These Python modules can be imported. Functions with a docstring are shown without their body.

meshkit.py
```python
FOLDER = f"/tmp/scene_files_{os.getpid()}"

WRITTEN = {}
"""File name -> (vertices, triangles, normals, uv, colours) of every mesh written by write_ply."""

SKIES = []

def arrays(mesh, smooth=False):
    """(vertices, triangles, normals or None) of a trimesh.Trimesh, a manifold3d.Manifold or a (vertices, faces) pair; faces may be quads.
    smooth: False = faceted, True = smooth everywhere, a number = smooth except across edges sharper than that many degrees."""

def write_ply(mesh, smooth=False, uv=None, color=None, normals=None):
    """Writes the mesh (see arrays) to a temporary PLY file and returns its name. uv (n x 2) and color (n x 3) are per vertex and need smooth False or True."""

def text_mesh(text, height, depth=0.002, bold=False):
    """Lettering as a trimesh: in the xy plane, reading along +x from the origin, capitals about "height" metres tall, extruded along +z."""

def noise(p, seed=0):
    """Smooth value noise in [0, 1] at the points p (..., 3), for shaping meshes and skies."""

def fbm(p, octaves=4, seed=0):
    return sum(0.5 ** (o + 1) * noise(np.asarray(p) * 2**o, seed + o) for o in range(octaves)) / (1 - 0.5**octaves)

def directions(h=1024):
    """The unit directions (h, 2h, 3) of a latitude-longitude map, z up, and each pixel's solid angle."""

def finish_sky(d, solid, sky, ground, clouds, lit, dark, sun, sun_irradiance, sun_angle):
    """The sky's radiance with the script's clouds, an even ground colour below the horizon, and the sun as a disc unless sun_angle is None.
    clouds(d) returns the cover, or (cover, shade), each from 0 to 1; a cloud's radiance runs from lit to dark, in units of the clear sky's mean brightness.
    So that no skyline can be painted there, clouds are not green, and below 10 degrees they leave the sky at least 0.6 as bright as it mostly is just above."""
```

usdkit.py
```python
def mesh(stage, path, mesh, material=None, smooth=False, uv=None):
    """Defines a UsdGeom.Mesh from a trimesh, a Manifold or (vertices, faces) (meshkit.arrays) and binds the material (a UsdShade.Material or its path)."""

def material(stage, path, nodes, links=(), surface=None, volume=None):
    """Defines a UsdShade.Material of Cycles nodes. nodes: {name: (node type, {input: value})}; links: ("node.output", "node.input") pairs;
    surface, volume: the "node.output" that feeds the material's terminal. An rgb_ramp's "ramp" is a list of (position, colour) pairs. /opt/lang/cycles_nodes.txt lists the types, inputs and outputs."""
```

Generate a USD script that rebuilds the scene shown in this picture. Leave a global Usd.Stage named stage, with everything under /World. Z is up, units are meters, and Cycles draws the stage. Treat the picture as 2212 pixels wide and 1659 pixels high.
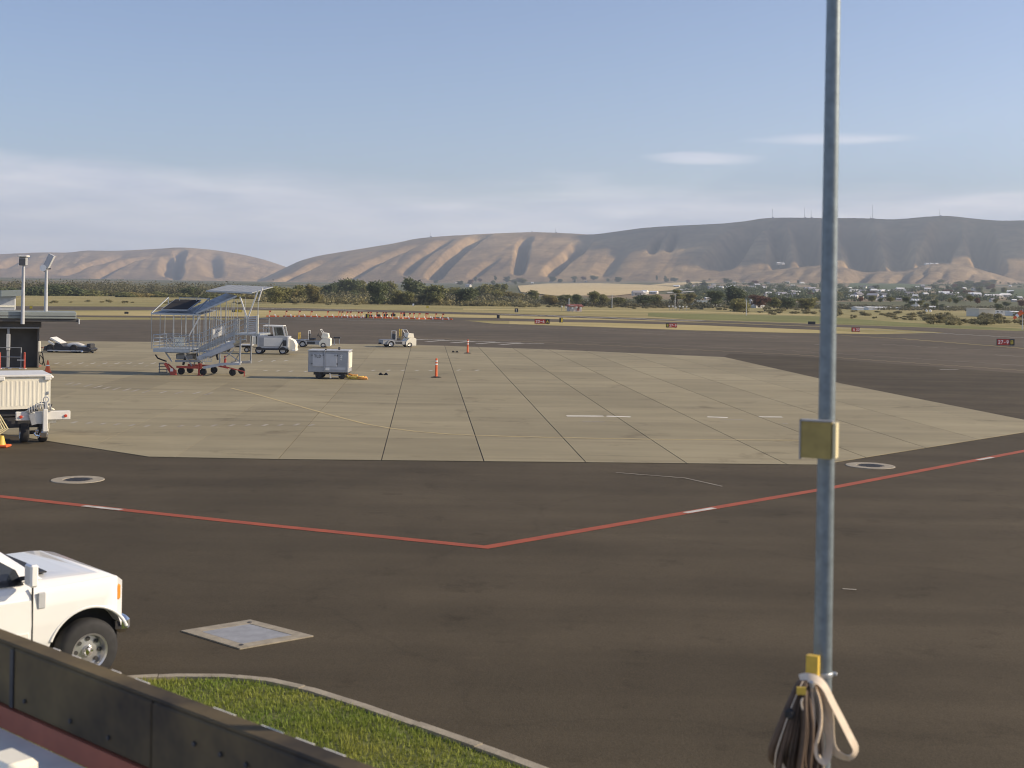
import math, random
import numpy as np, trimesh, usdkit, meshkit, manifold3d
from manifold3d import Manifold
from shapely.geometry import Polygon, LineString, Point, box as sbox
from shapely import affinity
from pxr import Usd, UsdGeom, UsdLux, UsdShade, Gf, Sdf, Vt

stage = Usd.Stage.CreateInMemory()
UsdGeom.SetStageUpAxis(stage, UsdGeom.Tokens.z)
UsdGeom.SetStageMetersPerUnit(stage, 1.0)
UsdGeom.Xform.Define(stage, '/World')
UsdGeom.Scope.Define(stage, '/World/Looks')

# ------------------------------------------------------------------ camera, sky, sun
ROLL = 0.0165
FPX, PX0, PY0, EYE = 2765.0, 1106.0, 631.0, 5.0
cam = UsdGeom.Camera.Define(stage, '/World/camera')
cam.AddTranslateOp().Set(Gf.Vec3d(0, 0, EYE))
cam.AddRotateXOp().Set(90.0)
cam.AddRotateZOp().Set(math.degrees(ROLL))
cam.CreateHorizontalApertureAttr(36.0)
cam.CreateVerticalApertureAttr(27.0)
cam.CreateFocalLengthAttr(36.0 * FPX / 2212.0)
cam.CreateVerticalApertureOffsetAttr(-(829.5 - PY0) / 2212.0 * 36.0)
cam.CreateHorizontalApertureOffsetAttr(0.0)
cam.CreateClippingRangeAttr(Gf.Vec2f(0.1, 60000))
cam.CreateExposureAttr(0.45)
cam.CreateFStopAttr(2.4)
cam.CreateFocusDistanceAttr(75.0)

SUN_AZ, SUN_EL = math.radians(88.0), math.radians(25.0)
sun_dir = np.array([math.sin(SUN_AZ) * math.cos(SUN_EL), math.cos(SUN_AZ) * math.cos(SUN_EL), math.sin(SUN_EL)])
sun = UsdLux.DistantLight.Define(stage, '/World/sun')
sun.CreateIntensityAttr(1.1)
sun.CreateAngleAttr(0.5)
sun.CreateNormalizeAttr(True)
sun.CreateColorAttr(Gf.Vec3f(1.0, 0.84, 0.62))
zc = sun_dir; xc = np.cross([0, 0, 1.0], zc); xc /= np.linalg.norm(xc); yc = np.cross(zc, xc)
sun.AddTransformOp().Set(Gf.Matrix4d(*xc, 0, *yc, 0, *zc, 0, 0, 0, 0, 1))

def M(op, a=None, b=None, **k):
    d = {'math_type': op}
    if a is not None: d['value1'] = a
    if b is not None: d['value2'] = b
    d.update(k); return ('math', d)

sky_nodes = {
    'sky': ('sky_texture', dict(sky_type='single_scattering', sun_disc=False, sun_elevation=SUN_EL, sun_rotation=SUN_AZ, altitude=350.0, air_density=1.0, aerosol_density=1.0, ozone_density=2.2)),
    'tc': ('texture_coordinate', {}), 'sep': ('separate_xyz', {}),
    'az': M('arctan2'), 'el': M('arcsine'),
    'azs': M('multiply', b=5.0), 'els': M('multiply', b=34.0), 'cv': ('combine_xyz', {'z': 3.7}),
    'n1': ('noise_texture', dict(scale=1.0, detail=5.0, roughness=0.55, distortion=0.3)),
    # bank of thin cloud low over the hills
    'nd': M('multiply_add', value2=-0.055, value3=0.0275), 'e2': M('add'), 'sl': M('multiply_add', value2=0.016), 'e3': M('add'),
    'bank': ('map_range', dict(range_type='smoothstep', from_min=0.094, from_max=0.066, to_min=0.0, to_max=0.72, clamp=True)),
    # two lens-shaped wisps
    'w1x': M('multiply_add', value2=1/0.042, value3=-0.152/0.042), 'w1y': M('multiply_add', value2=1/0.0052, value3=-0.1057/0.0052),
    'w2x': M('multiply_add', value2=1/0.062, value3=-0.241/0.062), 'w2y': M('multiply_add', value2=1/0.0048, value3=-0.1195/0.0048),
    'a1': M('multiply'), 'b1': M('multiply_add'), 'a2': M('multiply'), 'b2': M('multiply_add'), 'mn': M('minimum'),
    'nw': M('multiply_add', value2=4.0, value3=-2.0), 'ms': M('add'),
    'wisp': ('map_range', dict(range_type='smoothstep', from_min=1.35, from_max=-0.3, to_min=0.0, to_max=0.6, clamp=True)),
    'tint': ('mix_color', dict(blend_type='multiply', fac=1.0, use_clamp=False, b=(1.05, 0.975, 1.06))),
    'cl': M('maximum'),
    'n2': ('noise_texture', dict(scale=2.2, detail=4.0, roughness=0.5)),
    'cr': ('rgb_ramp', dict(ramp=[(0.3, (5.2, 5.4, 6.4)), (0.7, (8.3, 7.9, 8.1))])),
    'mixc': ('mix_color', dict(blend_type='mix', use_clamp=False)),
    'bg': ('background_shader', dict(strength=0.1)),
}
sky_links = [('tc.generated', 'sep.vector'), ('sep.x', 'az.value1'), ('sep.y', 'az.value2'), ('sep.z', 'el.value1'),
    ('az.value', 'azs.value1'), ('el.value', 'els.value1'), ('azs.value', 'cv.x'), ('els.value', 'cv.y'), ('cv.vector', 'n1.vector'), ('cv.vector', 'n2.vector'),
    ('n1.fac', 'nd.value1'), ('el.value', 'e2.value1'), ('nd.value', 'e2.value2'), ('az.value', 'sl.value1'), ('e2.value', 'sl.value3'), ('sl.value', 'bank.value'),
    ('az.value', 'w1x.value1'), ('el.value', 'w1y.value1'), ('az.value', 'w2x.value1'), ('el.value', 'w2y.value1'),
    ('w1x.value', 'a1.value1'), ('w1x.value', 'a1.value2'), ('w1y.value', 'b1.value1'), ('w1y.value', 'b1.value2'), ('a1.value', 'b1.value3'),
    ('w2x.value', 'a2.value1'), ('w2x.value', 'a2.value2'), ('w2y.value', 'b2.value1'), ('w2y.value', 'b2.value2'), ('a2.value', 'b2.value3'),
    ('b1.value', 'mn.value1'), ('b2.value', 'mn.value2'), ('n1.fac', 'nw.value1'), ('mn.value', 'ms.value1'), ('nw.value', 'ms.value2'), ('ms.value', 'wisp.value'),
    ('bank.result', 'cl.value1'), ('wisp.result', 'cl.value2'), ('n2.fac', 'cr.fac'),
    ('cl.value', 'mixc.fac'), ('sky.color', 'tint.a'), ('tint.result', 'mixc.a'), ('cr.color', 'mixc.b'), ('mixc.result', 'bg.color')]
sky_mat = usdkit.material(stage, '/World/Looks/sky', sky_nodes, sky_links, surface='bg.background')
dome = UsdLux.DomeLight.Define(stage, '/World/sky')
UsdShade.MaterialBindingAPI.Apply(dome.GetPrim()).Bind(sky_mat)
dome.GetPrim().SetCustomDataByKey('kind', 'structure')

# ------------------------------------------------------------------ where a line of sight meets the ground, in metres
def uv(px, py):
    dx, dy = px - PX0, py - PY0; c, s = math.cos(ROLL), math.sin(ROLL)
    return dx * c + dy * s, -dx * s + dy * c
def G(px, py, z=0.0):
    u, v = uv(px, py); y = (EYE - z) * FPX / v
    return (u * y / FPX, y)
def Pz(px, py, y):
    u, v = uv(px, py); return np.array([u * y / FPX, y, EYE - v * y / FPX])
def smooth(a, b, x):
    t = np.clip((np.asarray(x, float) - a) / (b - a), 0, 1); return t * t * (3 - 2 * t)
VS_T = (np.array([-400, 600, 900, 1200, 1600, 2212, 3000]) - PX0) / FPX
VS_S = np.array([.008, .008, .009, .0128, .0172, .020, .021])
def valley(x, y):
    y = np.asarray(y, float); t = np.asarray(x, float) / np.maximum(y, 1.0)
    k = np.maximum(y - 640.0, 0.0); k = np.where(k < 80, k * k / 160.0, k - 40.0)
    return np.interp(t, VS_T, VS_S) * np.minimum(k, 2800.0)
def ground_hit(px, py):
    u, v = uv(px, py); y = np.arange(150.0, 3600.0, 2.0)
    d = (EYE - v * y / FPX) - valley(u * y / FPX, y)
    i = np.nonzero(d <= 0.0)[0]; k = y[i[0]] if len(i) else 3000.0
    return np.array([u * k / FPX, k, float(valley(u * k / FPX, k))])

# ------------------------------------------------------------------ helpers
used = {}
def numbered(parent, name):
    k = (str(parent), name); n = used.get(k, 0); used[k] = n + 1
    return name if n == 0 else '%s_%03d' % (name, n)
def path_of(parent): return '/World' if parent is None else str(parent.GetPath())
def tag(p, label=None, cat=None, group=None, kind=None):
    for k, v in (('label', label), ('category', cat), ('group', group), ('kind', kind)):
        if v: p.SetCustomDataByKey(k, v)
    return p
def thing(name, label=None, cat=None, loc=(0, 0, 0), rz=0.0, group=None, kind=None):
    x = UsdGeom.Xform.Define(stage, '/World/' + numbered('/World', name))
    x.AddTranslateOp().Set(Gf.Vec3d(*map(float, loc))); x.AddRotateZOp().Set(float(rz))
    return tag(x.GetPrim(), label, cat, group, kind)
def obj(name, mesh, mat, parent=None, smooth=False, **t):
    pp = path_of(parent)
    if isinstance(mesh, MB): mesh = mesh.mesh()
    m = usdkit.mesh(stage, pp + '/' + numbered(pp, name), mesh, mat, smooth)
    return tag(m.GetPrim(), **t)
def dup(root, loc, rz=0.0, label=None, group=None, scale=None):
    x = UsdGeom.Xform.Define(stage, '/World/' + numbered('/World', root.GetName().rstrip('0123456789').rstrip('_')))
    x.AddTranslateOp().Set(Gf.Vec3d(*map(float, loc))); x.AddRotateZOp().Set(float(rz))
    if scale is not None:
        x.AddScaleOp().Set(Gf.Vec3f(*map(float, scale)))
    p = x.GetPrim(); p.GetReferences().AddInternalReference(root.GetPath()); p.SetInstanceable(True)
    return tag(p, label, root.GetCustomDataByKey('category'), group or root.GetCustomDataByKey('group'))
def set_scale(p, s):
    UsdGeom.Xformable(p).AddScaleOp().Set(Gf.Vec3f(*map(float, s)))

class MB:
    def __init__(s): s.v, s.f, s.n = [], [], 0
    def add(s, v, f):
        v = np.asarray(v, float); f = np.asarray(f, int)
        if f.shape[1] == 4: f = np.vstack([f[:, [0, 1, 2]], f[:, [0, 2, 3]]])
        s.v.append(v); s.f.append(f + s.n); s.n += len(v); return s
    def tm(s, m): return s.add(m.vertices, m.faces)
    def man(s, m):
        q = m.to_mesh(); return s.add(q.vert_properties[:, :3], q.tri_verts)
    def box(s, c, d, rot=None):
        h = np.asarray(d, float) / 2
        v = np.array([[x, y, z] for x in (-1, 1) for y in (-1, 1) for z in (-1, 1)]) * h
        if rot is not None: v = v @ np.asarray(rot).T
        return s.add(v + np.asarray(c, float), [[0, 1, 3, 2], [4, 6, 7, 5], [0, 4, 5, 1], [2, 3, 7, 6], [0, 2, 6, 4], [1, 5, 7, 3]])
    def rbox(s, c, d, b=0.03):
        h = np.asarray(d, float) / 2; b = min(b, *(h * .9)); p = []
        for sx in (-1, 1):
            for sy in (-1, 1):
                for sz in (-1, 1):
                    for k in range(3):
                        q = h - b; q[k] = h[k]; p.append(q * (sx, sy, sz))
        return s.hull(np.array(p) + np.asarray(c, float))
    def hull(s, p): return s.man(Manifold.hull_points(np.asarray(p, float)))
    def bar(s, a, b, w, h=None):
        a, b = np.asarray(a, float), np.asarray(b, float); h = h or w
        z = b - a; L = np.linalg.norm(z); z /= L
        up = np.array([0, 0, 1.0]) if abs(z[2]) < .95 else np.array([0, 1.0, 0])
        x = np.cross(up, z); x /= np.linalg.norm(x); y = np.cross(z, x)
        return s.box((a + b) / 2, (w, h, L), np.stack([x, y, z], 1))
    def tube(s, pts, r, n=8, caps=True):
        P = np.asarray(pts, float); r = np.broadcast_to(np.asarray(r, float), len(P))
        T = np.gradient(P, axis=0); T /= np.linalg.norm(T, axis=1, keepdims=True) + 1e-12
        up = np.array([0, 0, 1.0]) if abs(T[0, 2]) < .9 else np.array([1.0, 0, 0])
        a = np.arange(n) * 2 * np.pi / n; V = []
        x = np.cross(up, T[0]); x /= np.linalg.norm(x)
        for p, t, rr in zip(P, T, r):
            x = x - t * (x @ t); x /= np.linalg.norm(x); y = np.cross(t, x)
            V.append(p + rr * (np.cos(a)[:, None] * x + np.sin(a)[:, None] * y))
        V = np.vstack(V); F = []
        for i in range(len(P) - 1):
            for k in range(n):
                q = (k + 1) % n; F.append([i * n + k, i * n + q, (i + 1) * n + q, (i + 1) * n + k])
        m = len(V)
        if caps:
            V = np.vstack([V, P[0], P[-1]])
            F += [[m, (k + 1) % n, k, k] for k in range(n)] + [[m + 1, m - n + k, m - n + (k + 1) % n, m - n + (k + 1) % n] for k in range(n)]
        F = np.array(F); F = np.vstack([F[:, [0, 1, 2]], F[:, [0, 2, 3]]]); F = F[(F[:, 0] != F[:, 1]) & (F[:, 1] != F[:, 2]) & (F[:, 0] != F[:, 2])]
        return s.add(V, F)
    def cyl(s, a, b, r, n=20, r2=None): return s.tube([a, b], [r, r if r2 is None else r2], n)
    def lathe(s, prof, c=(0, 0, 0), axis='z', n=28):
        a = np.arange(n) * 2 * np.pi / n; prof = np.asarray(prof, float)
        V = np.stack([np.outer(prof[:, 0], np.cos(a)), np.outer(prof[:, 0], np.sin(a)), np.repeat(prof[:, 1:2], n, 1)], -1).reshape(-1, 3)
        F = [[i * n + k, i * n + (k + 1) % n, (i + 1) * n + (k + 1) % n, (i + 1) * n + k] for i in range(len(prof) - 1) for k in range(n)]
        if axis == 'y': V = V[:, [0, 2, 1]] * (1, 1, -1)
        if axis == 'x': V = V[:, [2, 0, 1]]
        return s.add(V + np.asarray(c, float), F)
    def prism(s, pts, y0, y1):
        """profile in x,z stretched from y0 to y1"""
        m = trimesh.creation.extrude_polygon(pts if hasattr(pts, 'area') else Polygon(pts), y1 - y0, engine='earcut')
        v = np.array(m.vertices); return s.add(np.stack([v[:, 0], y1 - v[:, 2], v[:, 1]], 1), m.faces)
    def slab(s, poly, z0, z1):
        poly = poly if hasattr(poly, 'area') else Polygon(poly)
        for g in getattr(poly, 'geoms', [poly]):
            m = trimesh.creation.extrude_polygon(g, z1 - z0, engine='earcut'); s.add(np.array(m.vertices) + (0, 0, z0), m.faces)
        return s
    def quad(s, a, b, c, d): return s.add([a, b, c, d], [[0, 1, 2, 3]])
    def mesh(s): return np.vstack(s.v), np.vstack(s.f)

def flat(poly, z):
    poly = poly if hasattr(poly, 'area') else Polygon(poly)
    b = MB()
    for g in getattr(poly, 'geoms', [poly]):
        if g.area < 1e-6: continue
        v, f = trimesh.creation.triangulate_polygon(g, engine='earcut')
        v = np.asarray(v); f = np.asarray(f)
        e1, e2 = v[f[:, 1]] - v[f[:, 0]], v[f[:, 2]] - v[f[:, 0]]
        neg = e1[:, 0] * e2[:, 1] - e1[:, 1] * e2[:, 0] < 0; f[neg] = f[neg][:, ::-1]
        b.add(np.c_[v, np.full(len(v), z)], f)
    return b
def stripe(pts, w): return LineString(pts).buffer(w / 2, cap_style=2, join_style=2)

# ------------------------------------------------------------------ materials
def mat(name, color, rough=0.6, metal=0.0, var=0.0, scale=3.0, bump=0.0, bscale=40.0, spec=0.5, rnd=0.0, coat=0.0, color2=None, detail=5.0, stretch=None):
    n = {'p': ('principled_bsdf', dict(roughness=rough, metallic=metal, specular_ior_level=spec, coat_weight=coat, base_color=color))}
    l = []
    if var or color2 is not None or bump or rnd:
        n['g'] = ('geometry', {}); src = 'g.position'
        if stretch:
            n['mp'] = ('mapping', dict(scale=stretch)); l.append(('g.position', 'mp.vector')); src = 'mp.vector'
    cur = None
    if var or color2 is not None:
        c2 = color2 if color2 is not None else tuple(c * (1 - var) for c in color)
        c1 = tuple(min(1, c * (1 + var)) for c in color) if color2 is None else color
        n['t'] = ('noise_texture', dict(scale=scale, detail=detail, roughness=0.6))
        n['r'] = ('rgb_ramp', dict(ramp=[(0.32, c2), (0.68, c1)]))
        l += [(src, 't.vector'), ('t.fac', 'r.fac')]; cur = 'r.color'
    if rnd:
        n['oi'] = ('object_info', {}); n['mr'] = ('map_range', dict(to_min=1 - rnd, to_max=1 + rnd))
        n['mm'] = ('mix_color', dict(blend_type='multiply', fac=1.0, use_clamp=False, a=color))
        n['cx'] = ('combine_xyz', {})
        l += [('oi.random', 'mr.value'), ('mr.result', 'cx.x'), ('mr.result', 'cx.y'), ('mr.result', 'cx.z'), ('cx.vector', 'mm.b')]
        if cur: l.append((cur, 'mm.a'))
        cur = 'mm.result'
    if cur: l.append((cur, 'p.base_color'))
    if bump:
        n['bt'] = ('noise_texture', dict(scale=bscale, detail=3.0)); n['bp'] = ('bump', dict(strength=bump, distance=0.02))
        l += [('g.position', 'bt.vector'), ('bt.fac', 'bp.height'), ('bp.normal', 'p.normal')]
    return usdkit.material(stage, '/World/Looks/' + name, n, l, surface='p.BSDF')

def leaf_mat(name, c1, c2, scale=0.5):
    n = {'g': ('geometry', {}), 'oi': ('object_info', {}), 'wn': ('geometry', {}),
         't': ('noise_texture', dict(scale=scale, detail=3.0)), 'ad': M('add'), 'a2': M('multiply_add', value2=0.35), 'r': ('rgb_ramp', dict(ramp=[(0.35, c2), (1.0, c1)])),
         'd': ('principled_bsdf', dict(roughness=0.65, specular_ior_level=0.25)), 'tr': ('translucent_bsdf', {}), 'mx': ('mix_closure', dict(fac=0.28))}
    l = [('g.position', 't.vector'), ('oi.random', 'a2.value1'), ('t.fac', 'a2.value3'), ('a2.value', 'r.fac'), ('r.color', 'd.base_color'), ('r.color', 'tr.color'), ('d.BSDF', 'mx.closure1'), ('tr.BSDF', 'mx.closure2')]
    n.pop('ad'); n.pop('wn')
    return usdkit.material(stage, '/World/Looks/' + name, n, l, surface='mx.closure')

def pane_mat(name, tint=(0.5, 0.55, 0.58), fac=None):
    n = {'t': ('transparent_bsdf', dict(color=tint)), 'g': ('glossy_bsdf', dict(roughness=0.03, color=(0.9, 0.9, 0.9))), 'f': ('fresnel', dict(IOR=1.5)), 'm': ('mix_closure', {})}
    return usdkit.material(stage, '/World/Looks/' + name, n, [('f.fac', 'm.fac'), ('t.BSDF', 'm.closure1'), ('g.BSDF', 'm.closure2')], surface='m.closure')

GALV = mat('galvanized_steel', (0.42, 0.45, 0.47), 0.45, 0.6, var=0.12, scale=6)
ROOFM = mat('canopy_sheet', (0.33, 0.35, 0.37), 0.6, 0.3, var=0.08, scale=2)
WHITE = mat('white_paint', (0.72, 0.70, 0.64), 0.4, var=0.06, scale=2)
CREAM = mat('cream_paint', (0.84, 0.79, 0.64), 0.45, var=0.05, scale=1.5)
TRUCKW = mat('truck_white', (0.78, 0.78, 0.76), 0.22, coat=0.6, var=0.02, scale=1)
GREYP = mat('grey_paint', (0.30, 0.31, 0.32), 0.5, var=0.08, scale=3)
LGREY = mat('light_grey_paint', (0.43, 0.44, 0.45), 0.5, var=0.07, scale=3)
DARK = mat('dark_steel', (0.045, 0.045, 0.048), 0.6, 0.2, var=0.3, scale=8)
RUBBER = mat('rubber', (0.022, 0.022, 0.023), 0.8, var=0.25, scale=10)
RIM = mat('rim_metal', (0.55, 0.55, 0.55), 0.3, 0.8)
CHROME = mat('chrome', (0.8, 0.8, 0.8), 0.08, 1.0)
RED = mat('red_paint', (0.42, 0.065, 0.04), 0.5, var=0.2, scale=6)
ORANGE = mat('orange_plastic', (0.75, 0.13, 0.03), 0.55, var=0.1, scale=5)
REFL = mat('white_band', (0.85, 0.83, 0.78), 0.4)
YELLOW = mat('yellow_paint', (0.62, 0.42, 0.06), 0.5, var=0.15, scale=8)
YCABLE = mat('yellow_cable', (0.66, 0.47, 0.10), 0.6, var=0.2, scale=6)
OCABLE = mat('orange_cable', (0.70, 0.34, 0.09), 0.6, var=0.2, scale=6)
GLASSD = mat('dark_glass', (0.03, 0.035, 0.04), 0.06, spec=0.6)
PANE = pane_mat('window_pane')
BLACKP = mat('black_print', (0.03, 0.03, 0.03), 0.6)
GREYPRINT = mat('grey_print', (0.25, 0.26, 0.28), 0.6)
SOLAR = mat('solar_panel_cells', (0.045, 0.043, 0.043), 0.7, spec=0.12)
AMBER = mat('amber_lens', (0.8, 0.30, 0.05), 0.25)
REDLENS = mat('red_lens', (0.55, 0.06, 0.03), 0.25)
STRAPT = mat('tan_strap', (0.70, 0.58, 0.44), 0.7, var=0.12, scale=9)
STRAPB = mat('brown_strap', (0.10, 0.065, 0.042), 0.75, var=0.3, scale=9)
POLEM = mat('pole_galvanized', (0.20, 0.24, 0.26), 0.45, 0.45, var=0.16, scale=14, bump=0.08, bscale=60)
ROOFDK = mat('parapet_panel', (0.19, 0.145, 0.075), 0.8, spec=0.1, color2=(0.05, 0.043, 0.036), scale=0.8, bump=0.05, bscale=25)
FLASH = mat('red_flashing', (0.33, 0.10, 0.055), 0.55, var=0.15, scale=3)
ROOFW = mat('roof_membrane', (0.80, 0.75, 0.66), 0.7, var=0.12, scale=2)
CONCR = mat('kerb_concrete', (0.31, 0.27, 0.20), 0.85, var=0.2, scale=6, bump=0.3, bscale=30)
STEELP = mat('cover_plate', (0.33, 0.33, 0.33), 0.6, 0.2, var=0.15, scale=5, bump=0.15, bscale=60)
MARKW = mat('marking_white', (0.62, 0.60, 0.54), 0.8, color2=(0.36, 0.33, 0.27), scale=2.5)
MARKB = mat('marking_bright', (0.80, 0.77, 0.68), 0.8, color2=(0.58, 0.54, 0.45), scale=2.0)
MARKF = mat('marking_faded', (0.42, 0.38, 0.30), 0.85, color2=(0.20, 0.17, 0.13), scale=1.2)
MARKY = mat('marking_yellow', (0.55, 0.43, 0.20), 0.8, color2=(0.38, 0.30, 0.16), scale=1.5)
MARKR = mat('marking_red', (0.37, 0.075, 0.026), 0.8, color2=(0.27, 0.06, 0.028), scale=2.2)
SHED_ROOF = mat('shelter_roof', (0.27, 0.30, 0.28), 0.6, var=0.06, scale=1)
SHED_DK = mat('shelter_dark', (0.09, 0.085, 0.08), 0.7, var=0.2, scale=1)
SIGNR = mat('sign_red', (0.42, 0.035, 0.02), 0.5)
SIGNK = mat('sign_black', (0.02, 0.02, 0.02), 0.5)
SIGNY = mat('sign_yellow', (0.65, 0.48, 0.04), 0.5)
BARK = mat('bark', (0.085, 0.065, 0.05), 0.9, var=0.3, scale=2)
HWALL = mat('house_wall', (0.50, 0.47, 0.41), 0.7, rnd=0.4, var=0.05, scale=0.5)
HROOF = mat('house_roof', (0.25, 0.24, 0.25), 0.7, rnd=0.6, var=0.05, scale=0.5)

def concrete(name, base, k=0.16):
    n = {'g': ('geometry', {}), 'oi': ('object_info', {}), 'mp': ('mapping', dict(scale=(0.25, 1.2, 1.0), rotation=(0, 0, 0.15))),
         't': ('noise_texture', dict(scale=0.5, detail=6.0, roughness=0.62)), 't2': ('noise_texture', dict(scale=0.07, detail=3.0)), 't3': ('noise_texture', dict(scale=26.0, detail=4.0)),
         'r': ('rgb_ramp', dict(ramp=[(0.25, tuple(c * (1 - k) for c in base)), (0.75, tuple(c * (1 + k) for c in base))])),
         'r2': ('rgb_ramp', dict(ramp=[(0.3, (0.86, 0.85, 0.83)), (0.7, (1.08, 1.08, 1.08))])), 'mm': ('mix_color', dict(blend_type='multiply', fac=1.0, use_clamp=False)),
         'mr': ('map_range', dict(to_min=0.90, to_max=1.07)), 'cx': ('combine_xyz', {}), 'm2': ('mix_color', dict(blend_type='multiply', fac=1.0, use_clamp=False)),
         'ts': ('noise_texture', dict(scale=0.33, detail=6.0, roughness=0.7, distortion=0.4)), 'rs': ('rgb_ramp', dict(ramp=[(0.30, (0.66, 0.64, 0.62)), (0.42, (0.97, 0.97, 0.97)), (0.60, (1.0, 1.0, 1.0)), (0.74, (1.12, 1.12, 1.13))])), 'ms': ('mix_color', dict(blend_type='multiply', fac=1.0, use_clamp=False)),
         'mt': ('mapping', dict(scale=(0.035, 0.9, 1.0), rotation=(0, 0, 0.05))), 'tt': ('noise_texture', dict(scale=1.0, detail=3.0)), 'rt': ('rgb_ramp', dict(ramp=[(0.30, (0.82, 0.81, 0.80)), (0.40, (1.0, 1.0, 1.0)), (1.0, (1.0, 1.0, 1.0))])), 'mq': ('mix_color', dict(blend_type='multiply', fac=1.0, use_clamp=False)),
         'bp': ('bump', dict(strength=0.25, distance=0.004)), 'p': ('principled_bsdf', dict(roughness=0.85, specular_ior_level=0.3))}
    l = [('g.position', 'mp.vector'), ('mp.vector', 't.vector'), ('g.position', 't2.vector'), ('g.position', 't3.vector'), ('t.fac', 'r.fac'), ('t2.fac', 'r2.fac'), ('r.color', 'mm.a'), ('r2.color', 'mm.b'),
         ('oi.random', 'mr.value'), ('mr.result', 'cx.x'), ('mr.result', 'cx.y'), ('mr.result', 'cx.z'), ('mm.result', 'm2.a'), ('cx.vector', 'm2.b'), ('g.position', 'ts.vector'), ('ts.fac', 'rs.fac'), ('m2.result', 'ms.a'), ('rs.color', 'ms.b'), ('g.position', 'mt.vector'), ('mt.vector', 'tt.vector'), ('tt.fac', 'rt.fac'), ('ms.result', 'mq.a'), ('rt.color', 'mq.b'), ('mq.result', 'p.base_color'), ('t3.fac', 'bp.height'), ('bp.normal', 'p.normal')]
    return usdkit.material(stage, '/World/Looks/' + name, n, l, surface='p.BSDF')
SLAB = concrete('apron_concrete', (0.300, 0.258, 0.160))

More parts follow.
